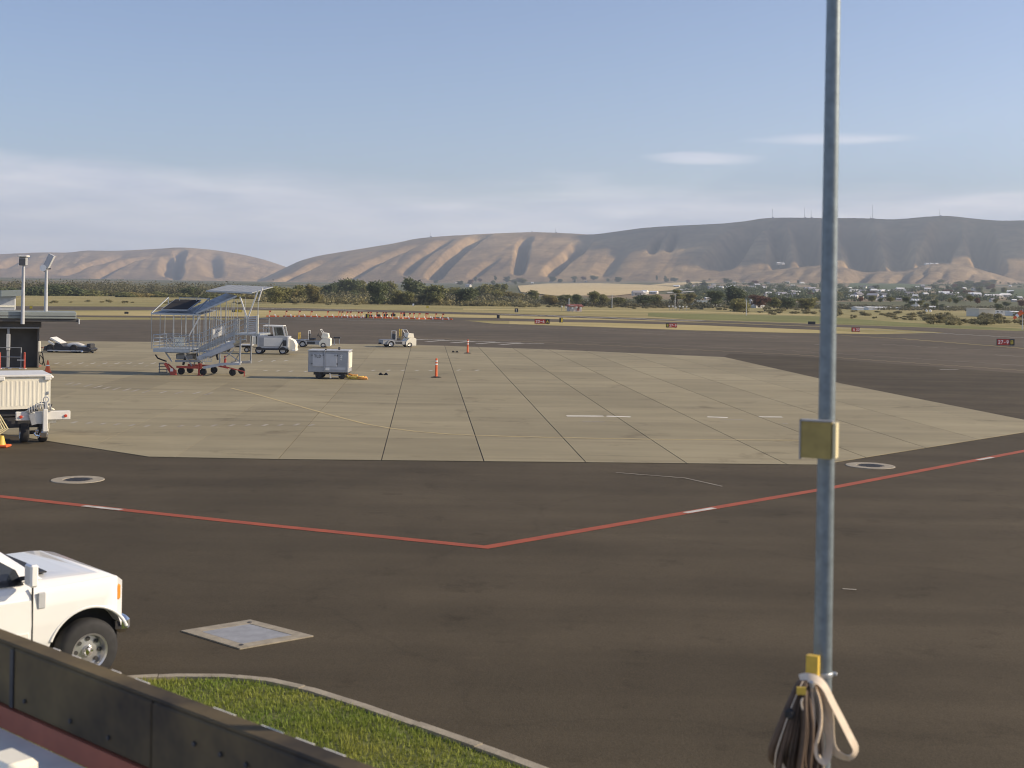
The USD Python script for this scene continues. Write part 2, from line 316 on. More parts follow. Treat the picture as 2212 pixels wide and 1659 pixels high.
def asphalt(name, base, k=0.25):
    n = {'g': ('geometry', {}), 't': ('noise_texture', dict(scale=0.22, detail=7.0, roughness=0.65)), 't2': ('noise_texture', dict(scale=0.035, detail=3.0)), 't3': ('noise_texture', dict(scale=55.0, detail=2.0)),
         'mp': ('mapping', dict(scale=(0.05, 0.6, 1.0), rotation=(0, 0, 0.6))), 't4': ('noise_texture', dict(scale=1.0, detail=4.0)),
         'r': ('rgb_ramp', dict(ramp=[(0.3, tuple(c * (1 - k) for c in base)), (0.7, tuple(c * (1 + k) for c in base))])),
         'r2': ('rgb_ramp', dict(ramp=[(0.3, (0.8, 0.8, 0.8)), (0.7, (1.15, 1.12, 1.1))])), 'mm': ('mix_color', dict(blend_type='multiply', fac=1.0, use_clamp=False)),
         'r3': ('rgb_ramp', dict(ramp=[(0.3, (0.8, 0.8, 0.8)), (0.7, (1.2, 1.2, 1.2))])), 'm3': ('mix_color', dict(blend_type='multiply', fac=1.0, use_clamp=False)),
         'r4': ('rgb_ramp', dict(ramp=[(0.35, (0.88, 0.88, 0.88)), (0.65, (1.1, 1.1, 1.1))])), 'm4': ('mix_color', dict(blend_type='multiply', fac=1.0, use_clamp=False)),
         'vd': ('noise_texture', dict(scale=0.5, detail=4.0)), 'va': ('vector_math', dict(math_type='multiply_add', vector2=(2.6, 2.6, 0.0))), 'vo': ('voronoi_texture', dict(scale=0.085, feature='distance_to_edge')), 'vr': ('rgb_ramp', dict(ramp=[(0.0, (0.62, 0.62, 0.62)), (0.004, (0.72, 0.72, 0.72)), (0.009, (1.0, 1.0, 1.0)), (1.0, (1.0, 1.0, 1.0))])), 'm5': ('mix_color', dict(blend_type='multiply', fac=0.22, use_clamp=False)),
         't6': ('noise_texture', dict(scale=0.9, detail=5.0, roughness=0.7)), 'r6': ('rgb_ramp', dict(ramp=[(0.28, (0.72, 0.71, 0.70)), (0.42, (1.0, 1.0, 1.0)), (0.64, (1.0, 1.0, 1.0)), (0.78, (1.22, 1.2, 1.16))])), 'm6': ('mix_color', dict(blend_type='multiply', fac=1.0, use_clamp=False)),
         'bp': ('bump', dict(strength=0.5, distance=0.006)), 'p': ('principled_bsdf', dict(roughness=0.85, specular_ior_level=0.14))}
    l = [('g.position', 't.vector'), ('g.position', 't2.vector'), ('g.position', 't3.vector'), ('g.position', 'mp.vector'), ('mp.vector', 't4.vector'), ('t.fac', 'r.fac'), ('t2.fac', 'r2.fac'), ('t3.fac', 'r3.fac'), ('t4.fac', 'r4.fac'), ('r.color', 'mm.a'), ('r2.color', 'mm.b'),
         ('mm.result', 'm3.a'), ('r3.color', 'm3.b'), ('m3.result', 'm4.a'), ('r4.color', 'm4.b'), ('g.position', 'vd.vector'), ('vd.color', 'va.vector1'), ('g.position', 'va.vector3'), ('va.vector', 'vo.vector'), ('vo.distance', 'vr.fac'), ('m4.result', 'm5.a'), ('vr.color', 'm5.b'), ('g.position', 't6.vector'), ('t6.fac', 'r6.fac'), ('m5.result', 'm6.a'), ('r6.color', 'm6.b'), ('m6.result', 'p.base_color'), ('t3.fac', 'bp.height'), ('bp.normal', 'p.normal')]
    return usdkit.material(stage, '/World/Looks/' + name, n, l, surface='p.BSDF')
ASPH_OLD = asphalt('taxiway_asphalt', (0.118, 0.098, 0.070), 0.14)
ASPH = asphalt('ramp_asphalt', (0.086, 0.070, 0.045), 0.18)

def field_ground(name):
    n = {'g': ('geometry', {}), 'mp': ('mapping', dict(scale=(0.02, 0.06, 0.02), rotation=(0, 0, 0.73))), 't': ('noise_texture', dict(scale=1.0, detail=6.0, roughness=0.65)), 't2': ('noise_texture', dict(scale=0.006, detail=4.0)), 'v': ('voronoi_texture', dict(scale=0.0042, feature='f1')),
         'r': ('rgb_ramp', dict(ramp=[(0.3, (0.22, 0.19, 0.075)), (0.5, (0.32, 0.27, 0.12)), (0.7, (0.43, 0.35, 0.18))])),
         'sv': ('separate_color', {}), 'rv': ('rgb_ramp', dict(interpolate=False, ramp=[(0.0, (0.12, 0.12, 0.06)), (0.3, (0.20, 0.155, 0.095)), (0.5, (0.13, 0.125, 0.065)), (0.68, (0.25, 0.19, 0.12)), (0.85, (0.10, 0.10, 0.055))])),
         'sp': ('separate_xyz', {}), 'my': ('map_range', dict(range_type='smoothstep', from_min=640.0, from_max=760.0, clamp=True)),
         'mx': ('mix_color', {}), 'p': ('principled_bsdf', dict(roughness=0.95, specular_ior_level=0.1)),
         'r2': ('rgb_ramp', dict(ramp=[(0.3, (0.75, 0.82, 0.75)), (0.7, (1.15, 1.1, 1.1))])), 'mm': ('mix_color', dict(blend_type='multiply', fac=1.0, use_clamp=False))}
    l = [('g.position', 'mp.vector'), ('mp.vector', 't.vector'), ('g.position', 't2.vector'), ('g.position', 'v.vector'), ('t.fac', 'r.fac'), ('v.color', 'sv.color'), ('sv.r', 'rv.fac'), ('g.position', 'sp.vector'), ('sp.y', 'my.value'),
         ('my.result', 'mx.fac'), ('r.color', 'mx.a'), ('rv.color', 'mx.b'), ('t2.fac', 'r2.fac'), ('mx.result', 'mm.a'), ('r2.color', 'mm.b'), ('mm.result', 'p.base_color')]
    return usdkit.material(stage, '/World/Looks/' + name, n, l, surface='p.BSDF')
FIELD = field_ground('airfield_ground')
GRASST = mat('dry_grass_strip', (0.48, 0.385, 0.185), 0.95, color2=(0.36, 0.30, 0.13), scale=0.06, spec=0.1)
GRASSG = mat('green_grass_strip', (0.22, 0.22, 0.085), 0.95, color2=(0.16, 0.165, 0.06), scale=0.05, spec=0.1)
WHEAT = mat('pale_field_stubble', (0.62, 0.50, 0.28), 0.95, color2=(0.50, 0.39, 0.21), scale=0.012, spec=0.1, stretch=(0.4, 1.6, 1))
GFIELD = mat('green_field_crop', (0.10, 0.125, 0.055), 0.95, color2=(0.075, 0.10, 0.045), scale=0.02, spec=0.1)

def hill_mat(name, c1, c2, c3):
    n = {'g': ('geometry', {}), 't': ('noise_texture', dict(scale=0.004, detail=7.0, roughness=0.65)), 't2': ('noise_texture', dict(scale=0.02, detail=8.0, roughness=0.75)),
         'r': ('rgb_ramp', dict(ramp=[(0.3, c3), (0.5, c2), (0.72, c1)])), 'r2': ('rgb_ramp', dict(ramp=[(0.3, (0.6, 0.6, 0.62)), (0.7, (1.3, 1.3, 1.28))])), 'mm': ('mix_color', dict(blend_type='multiply', fac=1.0, use_clamp=False)),
         'bp': ('bump', dict(strength=0.8, distance=12.0)), 'p': ('principled_bsdf', dict(roughness=0.95, specular_ior_level=0.05))}
    l = [('g.position', 't.vector'), ('g.position', 't2.vector'), ('t.fac', 'r.fac'), ('t2.fac', 'r2.fac'), ('r.color', 'mm.a'), ('r2.color', 'mm.b'), ('mm.result', 'p.base_color'), ('t2.fac', 'bp.height'), ('bp.normal', 'p.normal')]
    return usdkit.material(stage, '/World/Looks/' + name, n, l, surface='p.BSDF')
HILL = hill_mat('dry_hill', (0.43, 0.295, 0.145), (0.305, 0.203, 0.105), (0.185, 0.125, 0.072))
HILL2 = hill_mat('foothill_grass', (0.34, 0.25, 0.155), (0.275, 0.20, 0.125), (0.20, 0.145, 0.10))
GRASS = leaf_mat('lawn_blades', (0.33, 0.32, 0.07), (0.15, 0.24, 0.035), 1.0)
SOIL = mat('lawn_soil', (0.13, 0.14, 0.04), 0.95, var=0.3, scale=3)
LEAF_DK = leaf_mat('dark_leaves', (0.17, 0.19, 0.075), (0.06, 0.08, 0.036), 0.35)
LEAF_OL = leaf_mat('olive_leaves', (0.28, 0.255, 0.085), (0.12, 0.135, 0.05), 0.35)
LEAF_LT = leaf_mat('yellowing_leaves', (0.33, 0.265, 0.09), (0.17, 0.155, 0.06), 0.35)
LEAF_RD = leaf_mat('autumn_leaves', (0.22, 0.10, 0.06), (0.12, 0.065, 0.045), 0.35)
LEAF_SH = leaf_mat('scrub_leaves', (0.30, 0.26, 0.12), (0.17, 0.16, 0.08), 0.35)
LEAF_WD = leaf_mat('woodland_leaves', (0.175, 0.16, 0.085), (0.075, 0.078, 0.045), 0.12)
CLOUDM = mat('cloud_white', (0.9, 0.9, 0.9), 1.0)

# ================================================================== THE SETTING
def ground_sheet():
    ys = np.concatenate([[-400, -100, -20, 20, 100, 250, 450], np.linspace(600, 1200, 25), np.linspace(1250, 4000, 45), [5000, 6500, 8500, 10000]])
    ts = np.concatenate([[-1.5, -1.0, -0.7], np.linspace(-0.5, 0.5, 81), [0.7, 1.0, 1.5]])
    Y, T = np.meshgrid(ys, ts, indexing='ij'); X = T * np.maximum(Y, 700.0); Z = valley(X, Y)
    n, m = Y.shape; i = np.arange(n * m).reshape(n, m)
    f = np.stack([i[:-1, :-1], i[:-1, 1:], i[1:, 1:], i[1:, :-1]], -1).reshape(-1, 4)
    return np.stack([X, Y, Z], -1).reshape(-1, 3), f
obj('ground', ground_sheet(), FIELD, smooth=True, kind='structure')

edge = [(-900, 704), (0, 694), (200, 691), (300, 690.5), (518, 690), (550, 688), (590, 683.5), (714, 684.5), (874, 690), (960, 691.5), (1010, 693), (1065, 699), (1280, 706), (1502, 714), (1700, 719), (1890, 722), (2212, 714.5), (2600, 730)]
ramp_poly = Polygon([G(*p) for p in edge] + [(150, 60), (150, -40), (-150, -40), (-150, 60)])
obj('taxiway', flat(ramp_poly, 0.006), ASPH_OLD, kind='structure')
def band(name, far, near, m, z):
    return obj(name, flat(Polygon([G(*p) for p in far] + [G(*p) for p in reversed(near)]), z), m, kind='structure')
band('runway', [(-300, 659.5), (0, 661), (560, 664), (800, 669), (1065, 676.5), (1502, 691), (2000, 707.5), (2300, 719)], [(-300, 669), (0, 671), (560, 669.5), (800, 673.8), (1065, 680.5), (1502, 695), (1900, 710), (2300, 734)], ASPH_OLD, 0.012)
band('connector_taxiway', [(930, 684.5), (1065, 687.5), (1300, 691.5), (1502, 696.5), (1800, 707)], [(930, 692), (1065, 693), (1300, 697), (1502, 702), (1800, 714)], ASPH_OLD, 0.016)
band('parallel_taxiway', [(-500, 676), (0, 680.5), (200, 681.5), (400, 683.5), (560, 684)], [(-500, 680), (0, 684.5), (200, 685), (400, 687), (560, 688)], ASPH_OLD, 0.016)
band('grass_strip', [(-300, 672), (0, 673), (560, 671), (800, 675), (1065, 682), (1300, 688.5)], [(-300, 677), (0, 680), (560, 684), (800, 685), (1065, 687), (1300, 691)], GRASST, 0.010)
band('grass_strip', [(1100, 694), (1300, 697.5), (1502, 702.5), (1800, 714.5), (1870, 719)], [(1100, 699.8), (1280, 705.6), (1502, 713.6), (1700, 718.6), (1880, 721.5)], GRASST, 0.010)
band('grass_strip', [(1400, 676), (1502, 678), (1760, 683), (2000, 700), (2250, 712)], [(1400, 683.5), (1502, 690), (1760, 698), (2000, 706.8), (2250, 716)], GRASSG, 0.010)
band('grass_strip', [(1000, 666.5), (1200, 669), (1502, 672), (1760, 679)], [(1000, 669), (1200, 671), (1502, 675), (1760, 682)], GRASST, 0.010)

# the concrete apron, slab by slab, between recessed dark joints
apron = Polygon([(-44, 66), (-30, 48), (-16.92, 42.5), (-10.54, 37.37), (-6.75, 37.3), (9.23, 38.05), (19.44, 48.39), (21.76, 50.9), (19.2, 73.85), (17.3, 103.6), (4, 112), (-9.1, 117.6), (-40.9, 113), (-60, 113)])
near_asphalt = Polygon([(-60, -35), (90, -35), (90, 60)] + [G(*p) for p in ((2500, 832), (2212, 807), (1708, 770), (1575, 764))] + [(17.2, 103.7), (-40, 66), (-60, 66)])
obj('ramp_asphalt', flat(near_asphalt, 0.010), ASPH, kind='structure')
obj('apron_joint_filler', flat(apron, 0.014), mat('joint_filler', (0.03, 0.027, 0.022), 0.9), kind='structure')
ap = thing('concrete_apron', kind='structure')
JD = np.array([-0.0671, 0.99775]); JX = np.array([0.99775, 0.0671])
orig = np.array([-3.71, 37.0])
rs = random.Random(3)
for i in range(-19, 12):
    gp = 0.016 if -2 < i < 7 else 0.004            # worn, filled joints towards the edges of the apron
    for j in range(-1, 14):
        a = orig + JX * (i * 3.0) + JD * (j * 6.1)
        cs = [a + JX * p + JD * q for p, q in ((gp, 0.003), (3.0 - gp, 0.003), (3.0 - gp, 6.097), (gp, 6.097))]
        g = Polygon(cs).intersection(apron.buffer(-0.01))
        if g.is_empty or g.area < 0.15: continue
        c = g.centroid; t = c.x / max(c.y, 1)
        if t < -0.47 or t > 0.47: continue
        if g.geom_type != 'Polygon': g = max(g.geoms, key=lambda q: q.area)
        obj('slab', MB().slab(g, 0.015, 0.026 + rs.uniform(0, 0.0004)), SLAB, ap)

# ---- the air
HAZE = usdkit.material(stage, '/World/Looks/haze_air', {'v': ('principled_volume', dict(color=(0.76, 0.87, 1.0), density=0.000125, anisotropy=0.3))}, [], volume='v.volume')
tag(usdkit.mesh(stage, '/World/haze', MB().box((0, 4900, 249), (40000, 10700, 502)).mesh(), HAZE).GetPrim(), kind='stuff')

# ---- hills
def ridge(name, px0, px1, step, sky, yc, wid, rows, gullies, amp, skew, m, seed, cell=70.0, base_drop=6.0, power=0.85, back=1500.0):
    px = np.arange(px0, px1 + 1, step, dtype=float); s = np.concatenate([np.linspace(0, 1, rows), 1 + np.linspace(0.03, 1, 10)])
    S, PX = np.meshgrid(s, px, indexing='ij')
    sp = np.array(sky, float); skyy = np.interp(px, sp[:, 0], sp[:, 1])
    k = np.ones(9) / 9; pad = np.pad(skyy, 4, mode='edge'); skyy = np.convolve(pad, k, 'valid')
    yy = np.interp(px, *np.array(yc, float).T); ww = np.interp(px, *np.array(wid, float).T)
    u, v = uv(px, skyy); zc = EYE - v * yy / FPX
    Y = yy - ww * (1 - S); Y = np.where(S > 1, yy + (S - 1) * back, Y)
    X = u / FPX * Y
    zb = valley(u / FPX * (yy - ww), yy - ww) - base_drop
    f = np.minimum(S, 1) ** power; f = f * (1 - 0.12 * smooth(0.75, 1.0, S)) + 0.12 * smooth(0.75, 1.0, S)
    Z = zb + (zc - zb) * f
    Z = np.where(S > 1, zc - (S - 1) * np.maximum(zc, 40) * 0.7, Z)
    win = smooth(0.0, 0.15, S) * (1 - smooth(0.80, 0.99, S))
    q = np.stack([(PX - skew * S) / cell, S * 1.3, np.zeros_like(S)], -1)
    n = np.abs(2 * meshkit.fbm(q, 3, seed) - 1)
    Z = Z - amp * win * (1 - n) ** 3
    Z = Z + amp * 0.35 * win * (meshkit.fbm(q * 4, 3, seed + 5) - 0.5)
    for pts, D, wl, wr in gullies:
        P = np.array(pts, float)                      # (px, s) from bottom to top
        P = P[np.argsort(P[:, 1])]; a = np.interp(S, P[:, 1], P[:, 0])
        a = a + 5 * (meshkit.noise(np.stack([S * 6, PX * 0 + wl, S * 0], -1), seed + 3) - .5)
        d = PX - a; lo, hi = P[0, 1], P[-1, 1]
        prof = np.where(d > 0, 1 - np.minimum(d / wr, 1), 1 - np.minimum(-d / wl, 1)); prof = prof * prof * (3 - 2 * prof)
        Z = Z - D * prof * smooth(lo - .05, lo + .12, S) * (1 - smooth(hi - .12, hi + .03, S))
    nr, nc = S.shape; i = np.arange(nr * nc).reshape(nr, nc)
    F = np.stack([i[:-1, :-1], i[:-1, 1:], i[1:, 1:], i[1:, :-1]], -1).reshape(-1, 4)
    return obj(name, (np.stack([X, Y, Z], -1).reshape(-1, 3), F), m, smooth=True, kind='structure')

ridge('far_hills', -800, 720, 4, [(-800, 560), (-300, 552), (0, 549), (90, 545), (150, 546), (180, 541), (250, 542), (330, 538), (390, 534), (430, 537), (470, 541), (520, 549), (560, 558), (600, 570), (660, 592), (720, 604)],
      [(-800, 6000), (0, 6200), (400, 6000), (720, 6600)], [(-800, 1500), (800, 1500)], 70,
      [([(150, .15), (235, .55), (270, .8)], 50, 30, 14), ([(385, .05), (395, .9)], 55, 22, 10), ([(365, .1), (368, .7)], 40, 25, 10), ([(215, .05), (290, .55), (350, .75)], 45, 28, 14), ([(470, .1), (455, .85)], 30, 40, 25), ([(20, .35), (60, .85)], 40, 30, 14), ([(70, .1), (160, .5)], 30, 60, 20)],
      7, 60, HILL, 11, cell=40, power=0.75)
ridge('main_ridge', 470, 3200, 4, [(470, 640), (545, 613), (600, 586), (650, 562), (690, 552), (720, 547), (800, 534), (850, 526), (900, 515), (960, 510), (1050, 505), (1150, 501), (1210, 503), (1280, 507), (1340, 499), (1390, 492), (1450, 488), (1560, 483), (1610, 478), (1650, 471), (1700, 470), (1780, 471), (1860, 471), (1900, 473), (1930, 474), (1960, 472), (2000, 468), (2035, 466), (2060, 467), (2110, 473), (2160, 477), (2212, 476), (2400, 470), (2700, 490), (3200, 520)],
      [(470, 5200), (900, 4700), (1400, 4300), (1800, 4100), (2300, 3900), (3200, 4200)], [(470, 1300), (1400, 1150), (2200, 1000), (3200, 1000)], 95,
      [([(945, .08), (985, .45), (1030, .85), (1050, .97)], 95, 34, 17), ([(1124, .12), (1130, .5), (1141, .85)], 80, 20, 13), ([(1195, .10), (1240, .45), (1275, .85)], 70, 30, 18),
       ([(1413, .40), (1430, .75), (1440, .88)], 50, 18, 10), ([(1448, .42), (1460, .70), (1462, .9)], 55, 16, 9), ([(610, .12), (680, .55), (725, .80)], 62, 36, 17), ([(760, .1), (830, .5), (930, .9)], 36, 40, 16), ([(880, .15), (930, .55), (975, .9)], 32, 28, 14),
       ([(1020, .05), (1075, .35)], 24, 26, 14), ([(1300, .05), (1340, .4), (1350, .7)], 16, 40, 26), ([(1560, .15), (1600, .6), (1640, .9)], 95, 60, 40), ([(1690, .1), (1680, .8)], 60, 30, 22), ([(1765, .1), (1740, .9)], 95, 45, 28), ([(1890, .05), (1860, .6), (1850, .95)], 110, 60, 34), ([(1955, .1), (1940, .8)], 50, 50, 30), ([(2010, .1), (2040, .5), (2050, .9)], 110, 45, 40), ([(2150, .1), (2110, .9)], 100, 50, 32), ([(2300, .1), (2280, .9)], 60, 90, 70)],
      4, 110, HILL, 23, cell=46, power=0.8)
ridge('foothills', 1380, 2700, 4, [(1380, 640), (1440, 622), (1540, 602), (1600, 596), (1660, 584), (1700, 580), (1770, 573), (1810, 575), (1840, 581), (1870, 590), (1905, 585), (1950, 588), (1980, 577), (2010, 570), (2050, 569), (2090, 574), (2130, 586), (2160, 594), (2190, 604), (2230, 612), (2330, 600), (2500, 590), (2700, 620)],
      [(1380, 2700), (1600, 2800), (2700, 2800)], [(1380, 420), (2700, 420)], 40, [([(1850, .1), (1868, .9)], 14, 40, 26), ([(1945, .1), (1955, .8)], 8, 30, 20)], 6, 30, HILL2, 31, cell=50, base_drop=3.0, power=0.75, back=500.0)

def patch(name, pts, m, lift=0.5):
    """a field laid on the valley floor"""
    P = Polygon([ground_hit(*p)[:2] for p in pts]).buffer(0)
    x0, y0, x1, y1 = P.bounds; st = max((x1 - x0), (y1 - y0)) / 40; b = MB()
    for x in np.arange(x0, x1, st):
        for y in np.arange(y0, y1, st):
            g = sbox(x, y, x + st, y + st).intersection(P)
            for h in getattr(g, 'geoms', [g]):
                if h.geom_type == 'Polygon' and h.area > 1:
                    v, f = flat(h, 0).mesh(); v[:, 2] = valley(v[:, 0], v[:, 1]) + lift; b.add(v, f)
    return obj(name, b, m, smooth=True, kind='structure')
patch('stubble_field', [(1125, 632), (1118, 618), (1180, 613), (1290, 612), (1380, 615), (1470, 621), (1450, 628), (1380, 634), (1330, 640), (1200, 640)], WHEAT)
patch('stubble_field', [(1400, 617), (1440, 612), (1500, 609), (1560, 609.5), (1500, 613), (1450, 618)], WHEAT)
patch('green_field', [(1830, 621), (1840, 612), (1950, 613), (2010, 617), (1960, 626), (1880, 628)], GFIELD)
patch('green_field', [(2120, 635), (2180, 626), (2300, 623), (2300, 645), (2200, 643)], GFIELD)
patch('gravel_lane', [(1440, 633), (1560, 626), (1562, 627.2), (1442, 634.6)], MARKW)

# the cloud, out of view high to the right, whose shadow lies on the right half of the ridge
def cloud_mesh():
    rr = np.random.default_rng(8); b = MB()
    sh = Polygon([(90, 5400), (250, 4350), (385, 3850), (530, 3420), (640, 3240), (1500, 3120), (3000, 3000), (3200, 5400)]).buffer(-60)
    k = 0
    off = np.array([math.sin(SUN_AZ), math.cos(SUN_AZ)]) * (1500 - 130) / math.tan(SUN_EL)
    ico = trimesh.creation.icosphere(2)
    for x in np.arange(150, 3300, 190):
        for y in np.arange(3000, 5500, 190):
            p = Point(x + rr.uniform(-50, 50), y + rr.uniform(-50, 50))
            if not sh.contains(p): continue
            r = rr.uniform(130, 210); v = ico.vertices * (1 + 0.35 * (meshkit.fbm(ico.vertices * 2 + k, 3) - .5))[:, None] * (r, r, r * 0.42); k += 1
            b.add(v + (p.x + off[0], p.y + off[1], 1500 + rr.uniform(-15, 40)), ico.faces)
    return b
obj('cloud', cloud_mesh(), CLOUDM, smooth=True, kind='structure')

# ---- painted markings on the pavement
def mark(name, pts, w, m, z=0.032):
    return obj(name, flat(stripe([G(*p) for p in pts], w), z), m, kind='structure')
mark('red_line', [(-200, 1050), (0, 1073.5), (250, 1101), (600, 1138), (1050, 1183.5), (1480, 1109), (1800, 1054), (2212, 975), (2420, 936)], 0.27, MARKR, 0.016)
for a, b in (((180, 1094.2), (262, 1103.0)), ((1480, 1109.5), (1543, 1099)), ((2112, 995), (2144, 989))):
    mark('white_paint_patch', [a, b], 0.17, MARKW, 0.021)
mark('yellow_lead_in_line', [(500, 840), (550, 852), (600, 866), (650, 880), (700, 894), (745, 906), (790, 917.5), (845, 927), (900, 934), (970, 939.5), (1050, 943), (1200, 947), (1400, 950.5), (1600, 952), (1770, 953)], 0.14, MARKY)
rowA = zip([160, 193, 222, 252, 285, 318, 352, 390, 426, 462, 500, 535, 572, 606, 640, 672], [914, 915, 917, 918.5, 920, 921.5, 922, 922, 922, 921, 920.5, 920, 920, 919.5, 919, 920])
for x, y in rowA: mark('parking_tick', [(x - 5, y + 2), (x + 6, y - 2)], 0.14, MARKF)
for x, y in zip([150, 165, 190, 211, 230, 251, 274, 292, 316, 352, 386, 425, 450], [830, 831.5, 834, 837, 839, 841, 843, 845, 847, 848.5, 849.5, 850, 852]):
    mark('parking_tick', [(x - 8, y + 2.5), (x + 9, y - 2.5)], 0.15, MARKF)
for k in range(9): mark('parking_tick', [(118 + 26 * k, 787), (128 + 26 * k, 784.6)], 0.13, MARKW); mark('parking_tick', [(130 + 26 * k, 792.4), (139 + 26 * k, 790.4)], 0.13, MARKF)
for x, y in ((536, 780.6), (562, 780.8), (590, 780.6), (617, 780.2)): mark('parking_tick', [(x - 4, y + 1), (x + 5, y - 1)], 0.15, MARKW)
for x, y in ((573, 801.8), (600, 802.4), (628, 803), (660, 803.4), (806, 801), (838, 801), (870, 801), (900, 801.4), (930, 801.6), (990, 800.6), (1030, 801)): mark('parking_tick', [(x - 3, y + .6), (x + 4, y - .8)], 0.16, MARKW)
mark('white_dash', [(385, 891), (412, 891)], 0.16, MARKF)
for a, b, w, m in (((1224, 900), (1304, 900.6), .40, MARKB), ((1310, 900.6), (1362, 902), .36, MARKB), ((1258, 911.5), (1306, 912), .2, MARKF), ((1528, 902), (1572, 903.5), .32, MARKB), ((1555, 907), (1606, 908), .22, MARKF), ((1640, 902), (1690, 902.4), .32, MARKB), ((1690, 916.6), (1702, 917), .2, MARKF)):
    mark('white_dash', [a, b], w, m)
for k, (x, y) in enumerate(((905, 734), (960, 735.6), (1015, 738), (1070, 740), (1120, 742))):
    mark('white_chevron_bar', [(x - 40, y + 2.6), (x + 10, y - .6), (x + 55, y + .4)], 0.5, MARKW, 0.012 if k < 5 else 0.03)
for pts, w, m in (([(800, 727), (1100, 737), (1346, 748), (1708, 766), (2212, 801)], .16, MARKY), ([(1100, 733), (1346, 741.5), (1708, 758), (2212, 790)], .12, MARKF),
                  ([(1817, 709.6), (2000, 718.5), (2212, 730), (2500, 744)], .5, MARKW), ([(1817, 725), (1950, 732), (2212, 753), (2400, 768)], .5, GRASST),
                  ([(600, 695), (900, 701), (1300, 712), (1700, 727)], .2, MARKF), ([(640, 689.5), (720, 690.5), (780, 692.5), (960, 697)], .35, MARKW), ([(1905, 744), (1990, 748.5)], .25, MARKF), ([(2000, 750), (2025, 751.4)], .2, MARKF), ([(2040, 752), (2070, 753.6)], .2, MARKF), ([(2090, 755), (2120, 756.4)], .2, MARKF),
                  ([(2150, 767), (2212, 771)], .22, MARKF), ([(2030, 798.5), (2070, 799.6)], .3, MARKW), ([(1300, 717), (1340, 718.4)], .25, MARKF), ([(1390, 721), (1440, 723)], .25, MARKF), ([(1620, 728), (1680, 731)], .2, MARKF), ([(1760, 744), (1790, 745)], .3, MARKW), ([(860, 760), (900, 760.6)], .12, MARKF), ([(1820, 1274), (1850, 1276)], .06, MARKF), ([(1330, 1022), (1480, 1034), (1560, 1052)], .07, MARKF)):
    mark('painted_line', pts, w, m, 0.020)
for a, b in (((560, 666.9), (700, 668.6)), ((700, 668.6), (790, 671)), ((1080, 679.5), (1180, 682.4)), ((1180, 682.2), (1520, 693.6))):
    mark('runway_edge_stripe', [a, b], 1.5, MARKB, 0.03)

# ---- lawn with its kerb below the window
arc = [(-7.2, 15.3), (-5.6, 15.75), (-4.9, 15.9), (-4.15, 16.08), (-3.55, 16.1), (-2.95, 15.95), (-2.35, 15.6), (-1.75, 15.1), (-1.2, 14.6), (-.65, 14.1), (.0, 13.5), (.6, 12.9), (1.4, 11.9), (2.0, 10.9)]
lawn = Polygon(arc + [(2.0, 6), (-7.2, 6)])
kerb_line = LineString(arc)
from shapely.ops import substring
kb = thing('kerb', kind='structure'); rk = random.Random(2); q_ = 0.0
while q_ < kerb_line.length - .2:
    e_ = min(q_ + .98, kerb_line.length)
    obj('kerb_stone', MB().slab(substring(kerb_line, q_ + .006, e_ - .006).buffer(0.062 + rk.uniform(-.004, .004), cap_style=2, join_style=1), 0.004, 0.125 + rk.uniform(-.008, .008)), CONCR, kb); q_ = e_
lawn_in = lawn.buffer(-0.067)
obj('lawn', MB().slab(lawn_in, 0.004, 0.09), SOIL, kind='structure')
def grass_blades():
    rr = np.random.default_rng(5); n = 75000
    x = rr.uniform(-6.4, 1.6, n); y = rr.uniform(9.5, 16.1, n)
    import shapely
    keep = shapely.contains_xy(lawn_in.buffer(-0.02), x, y) & (y > 9.2 + -0.86 * (x + 4.0)); x, y = x[keep], y[keep]; n = len(x)
    dens = meshkit.fbm(np.stack([x * 1.1, y * 1.1, x * 0], -1), 3, 9); h = (0.015 + 0.085 * dens) * rr.uniform(.6, 1.3, n)
    a = rr.uniform(0, 2 * np.pi, n); w = rr.uniform(.005, .010, n); lean = rr.uniform(0, .045, n); la = rr.uniform(0, 2 * np.pi, n)
    b = np.stack([x, y, np.full(n, .088)], -1); d = np.stack([np.cos(a), np.sin(a), 0 * a], -1) * w[:, None]
    tip = b + np.stack([np.cos(la) * lean, np.sin(la) * lean, h], -1)
    return np.stack([b - d, b + d, tip], 1).reshape(-1, 3), np.arange(3 * n).reshape(-1, 3)
obj('lawn_grass', grass_blades(), GRASS, kind='stuff', label='short green lawn grass inside the curved kerb at bottom', cat='grass')

# ================================================================== THINGS ON THE APRON
def wheel(parent, c, r, w, axis='y', rimr=0.6, name='wheel', rim=RIM, n=26):
    """tyre with rounded shoulders; the rim is its sub-part"""
    b = r * 0.16
    t = obj(name, MB().lathe([(r * rimr, -w / 2), (r - b, -w / 2), (r - b * .3, -w / 2 + b * .5), (r, -w / 2 + b * 1.2), (r, w / 2 - b * 1.2), (r - b * .3, w / 2 - b * .5), (r - b, w / 2), (r * rimr, w / 2), (r * rimr, -w / 2)], c, axis, n), RUBBER, parent, smooth=40)
    q = r * rimr
    pr = [(0.001, -w * .30), (q * .3, -w * .32), (q * .32, -w * .22), (q * .8, -w * .18), (q * .9, -w * .46), (q * 1.0, -w * .5), (q * 1.0, w * .5), (q * .9, w * .46), (q * .8, w * .18), (q * .32, w * .22), (q * .3, w * .32), (0.001, w * .30)]
    obj('rim', MB().lathe(pr, c, axis, n), rim, t, smooth=40)
    return t

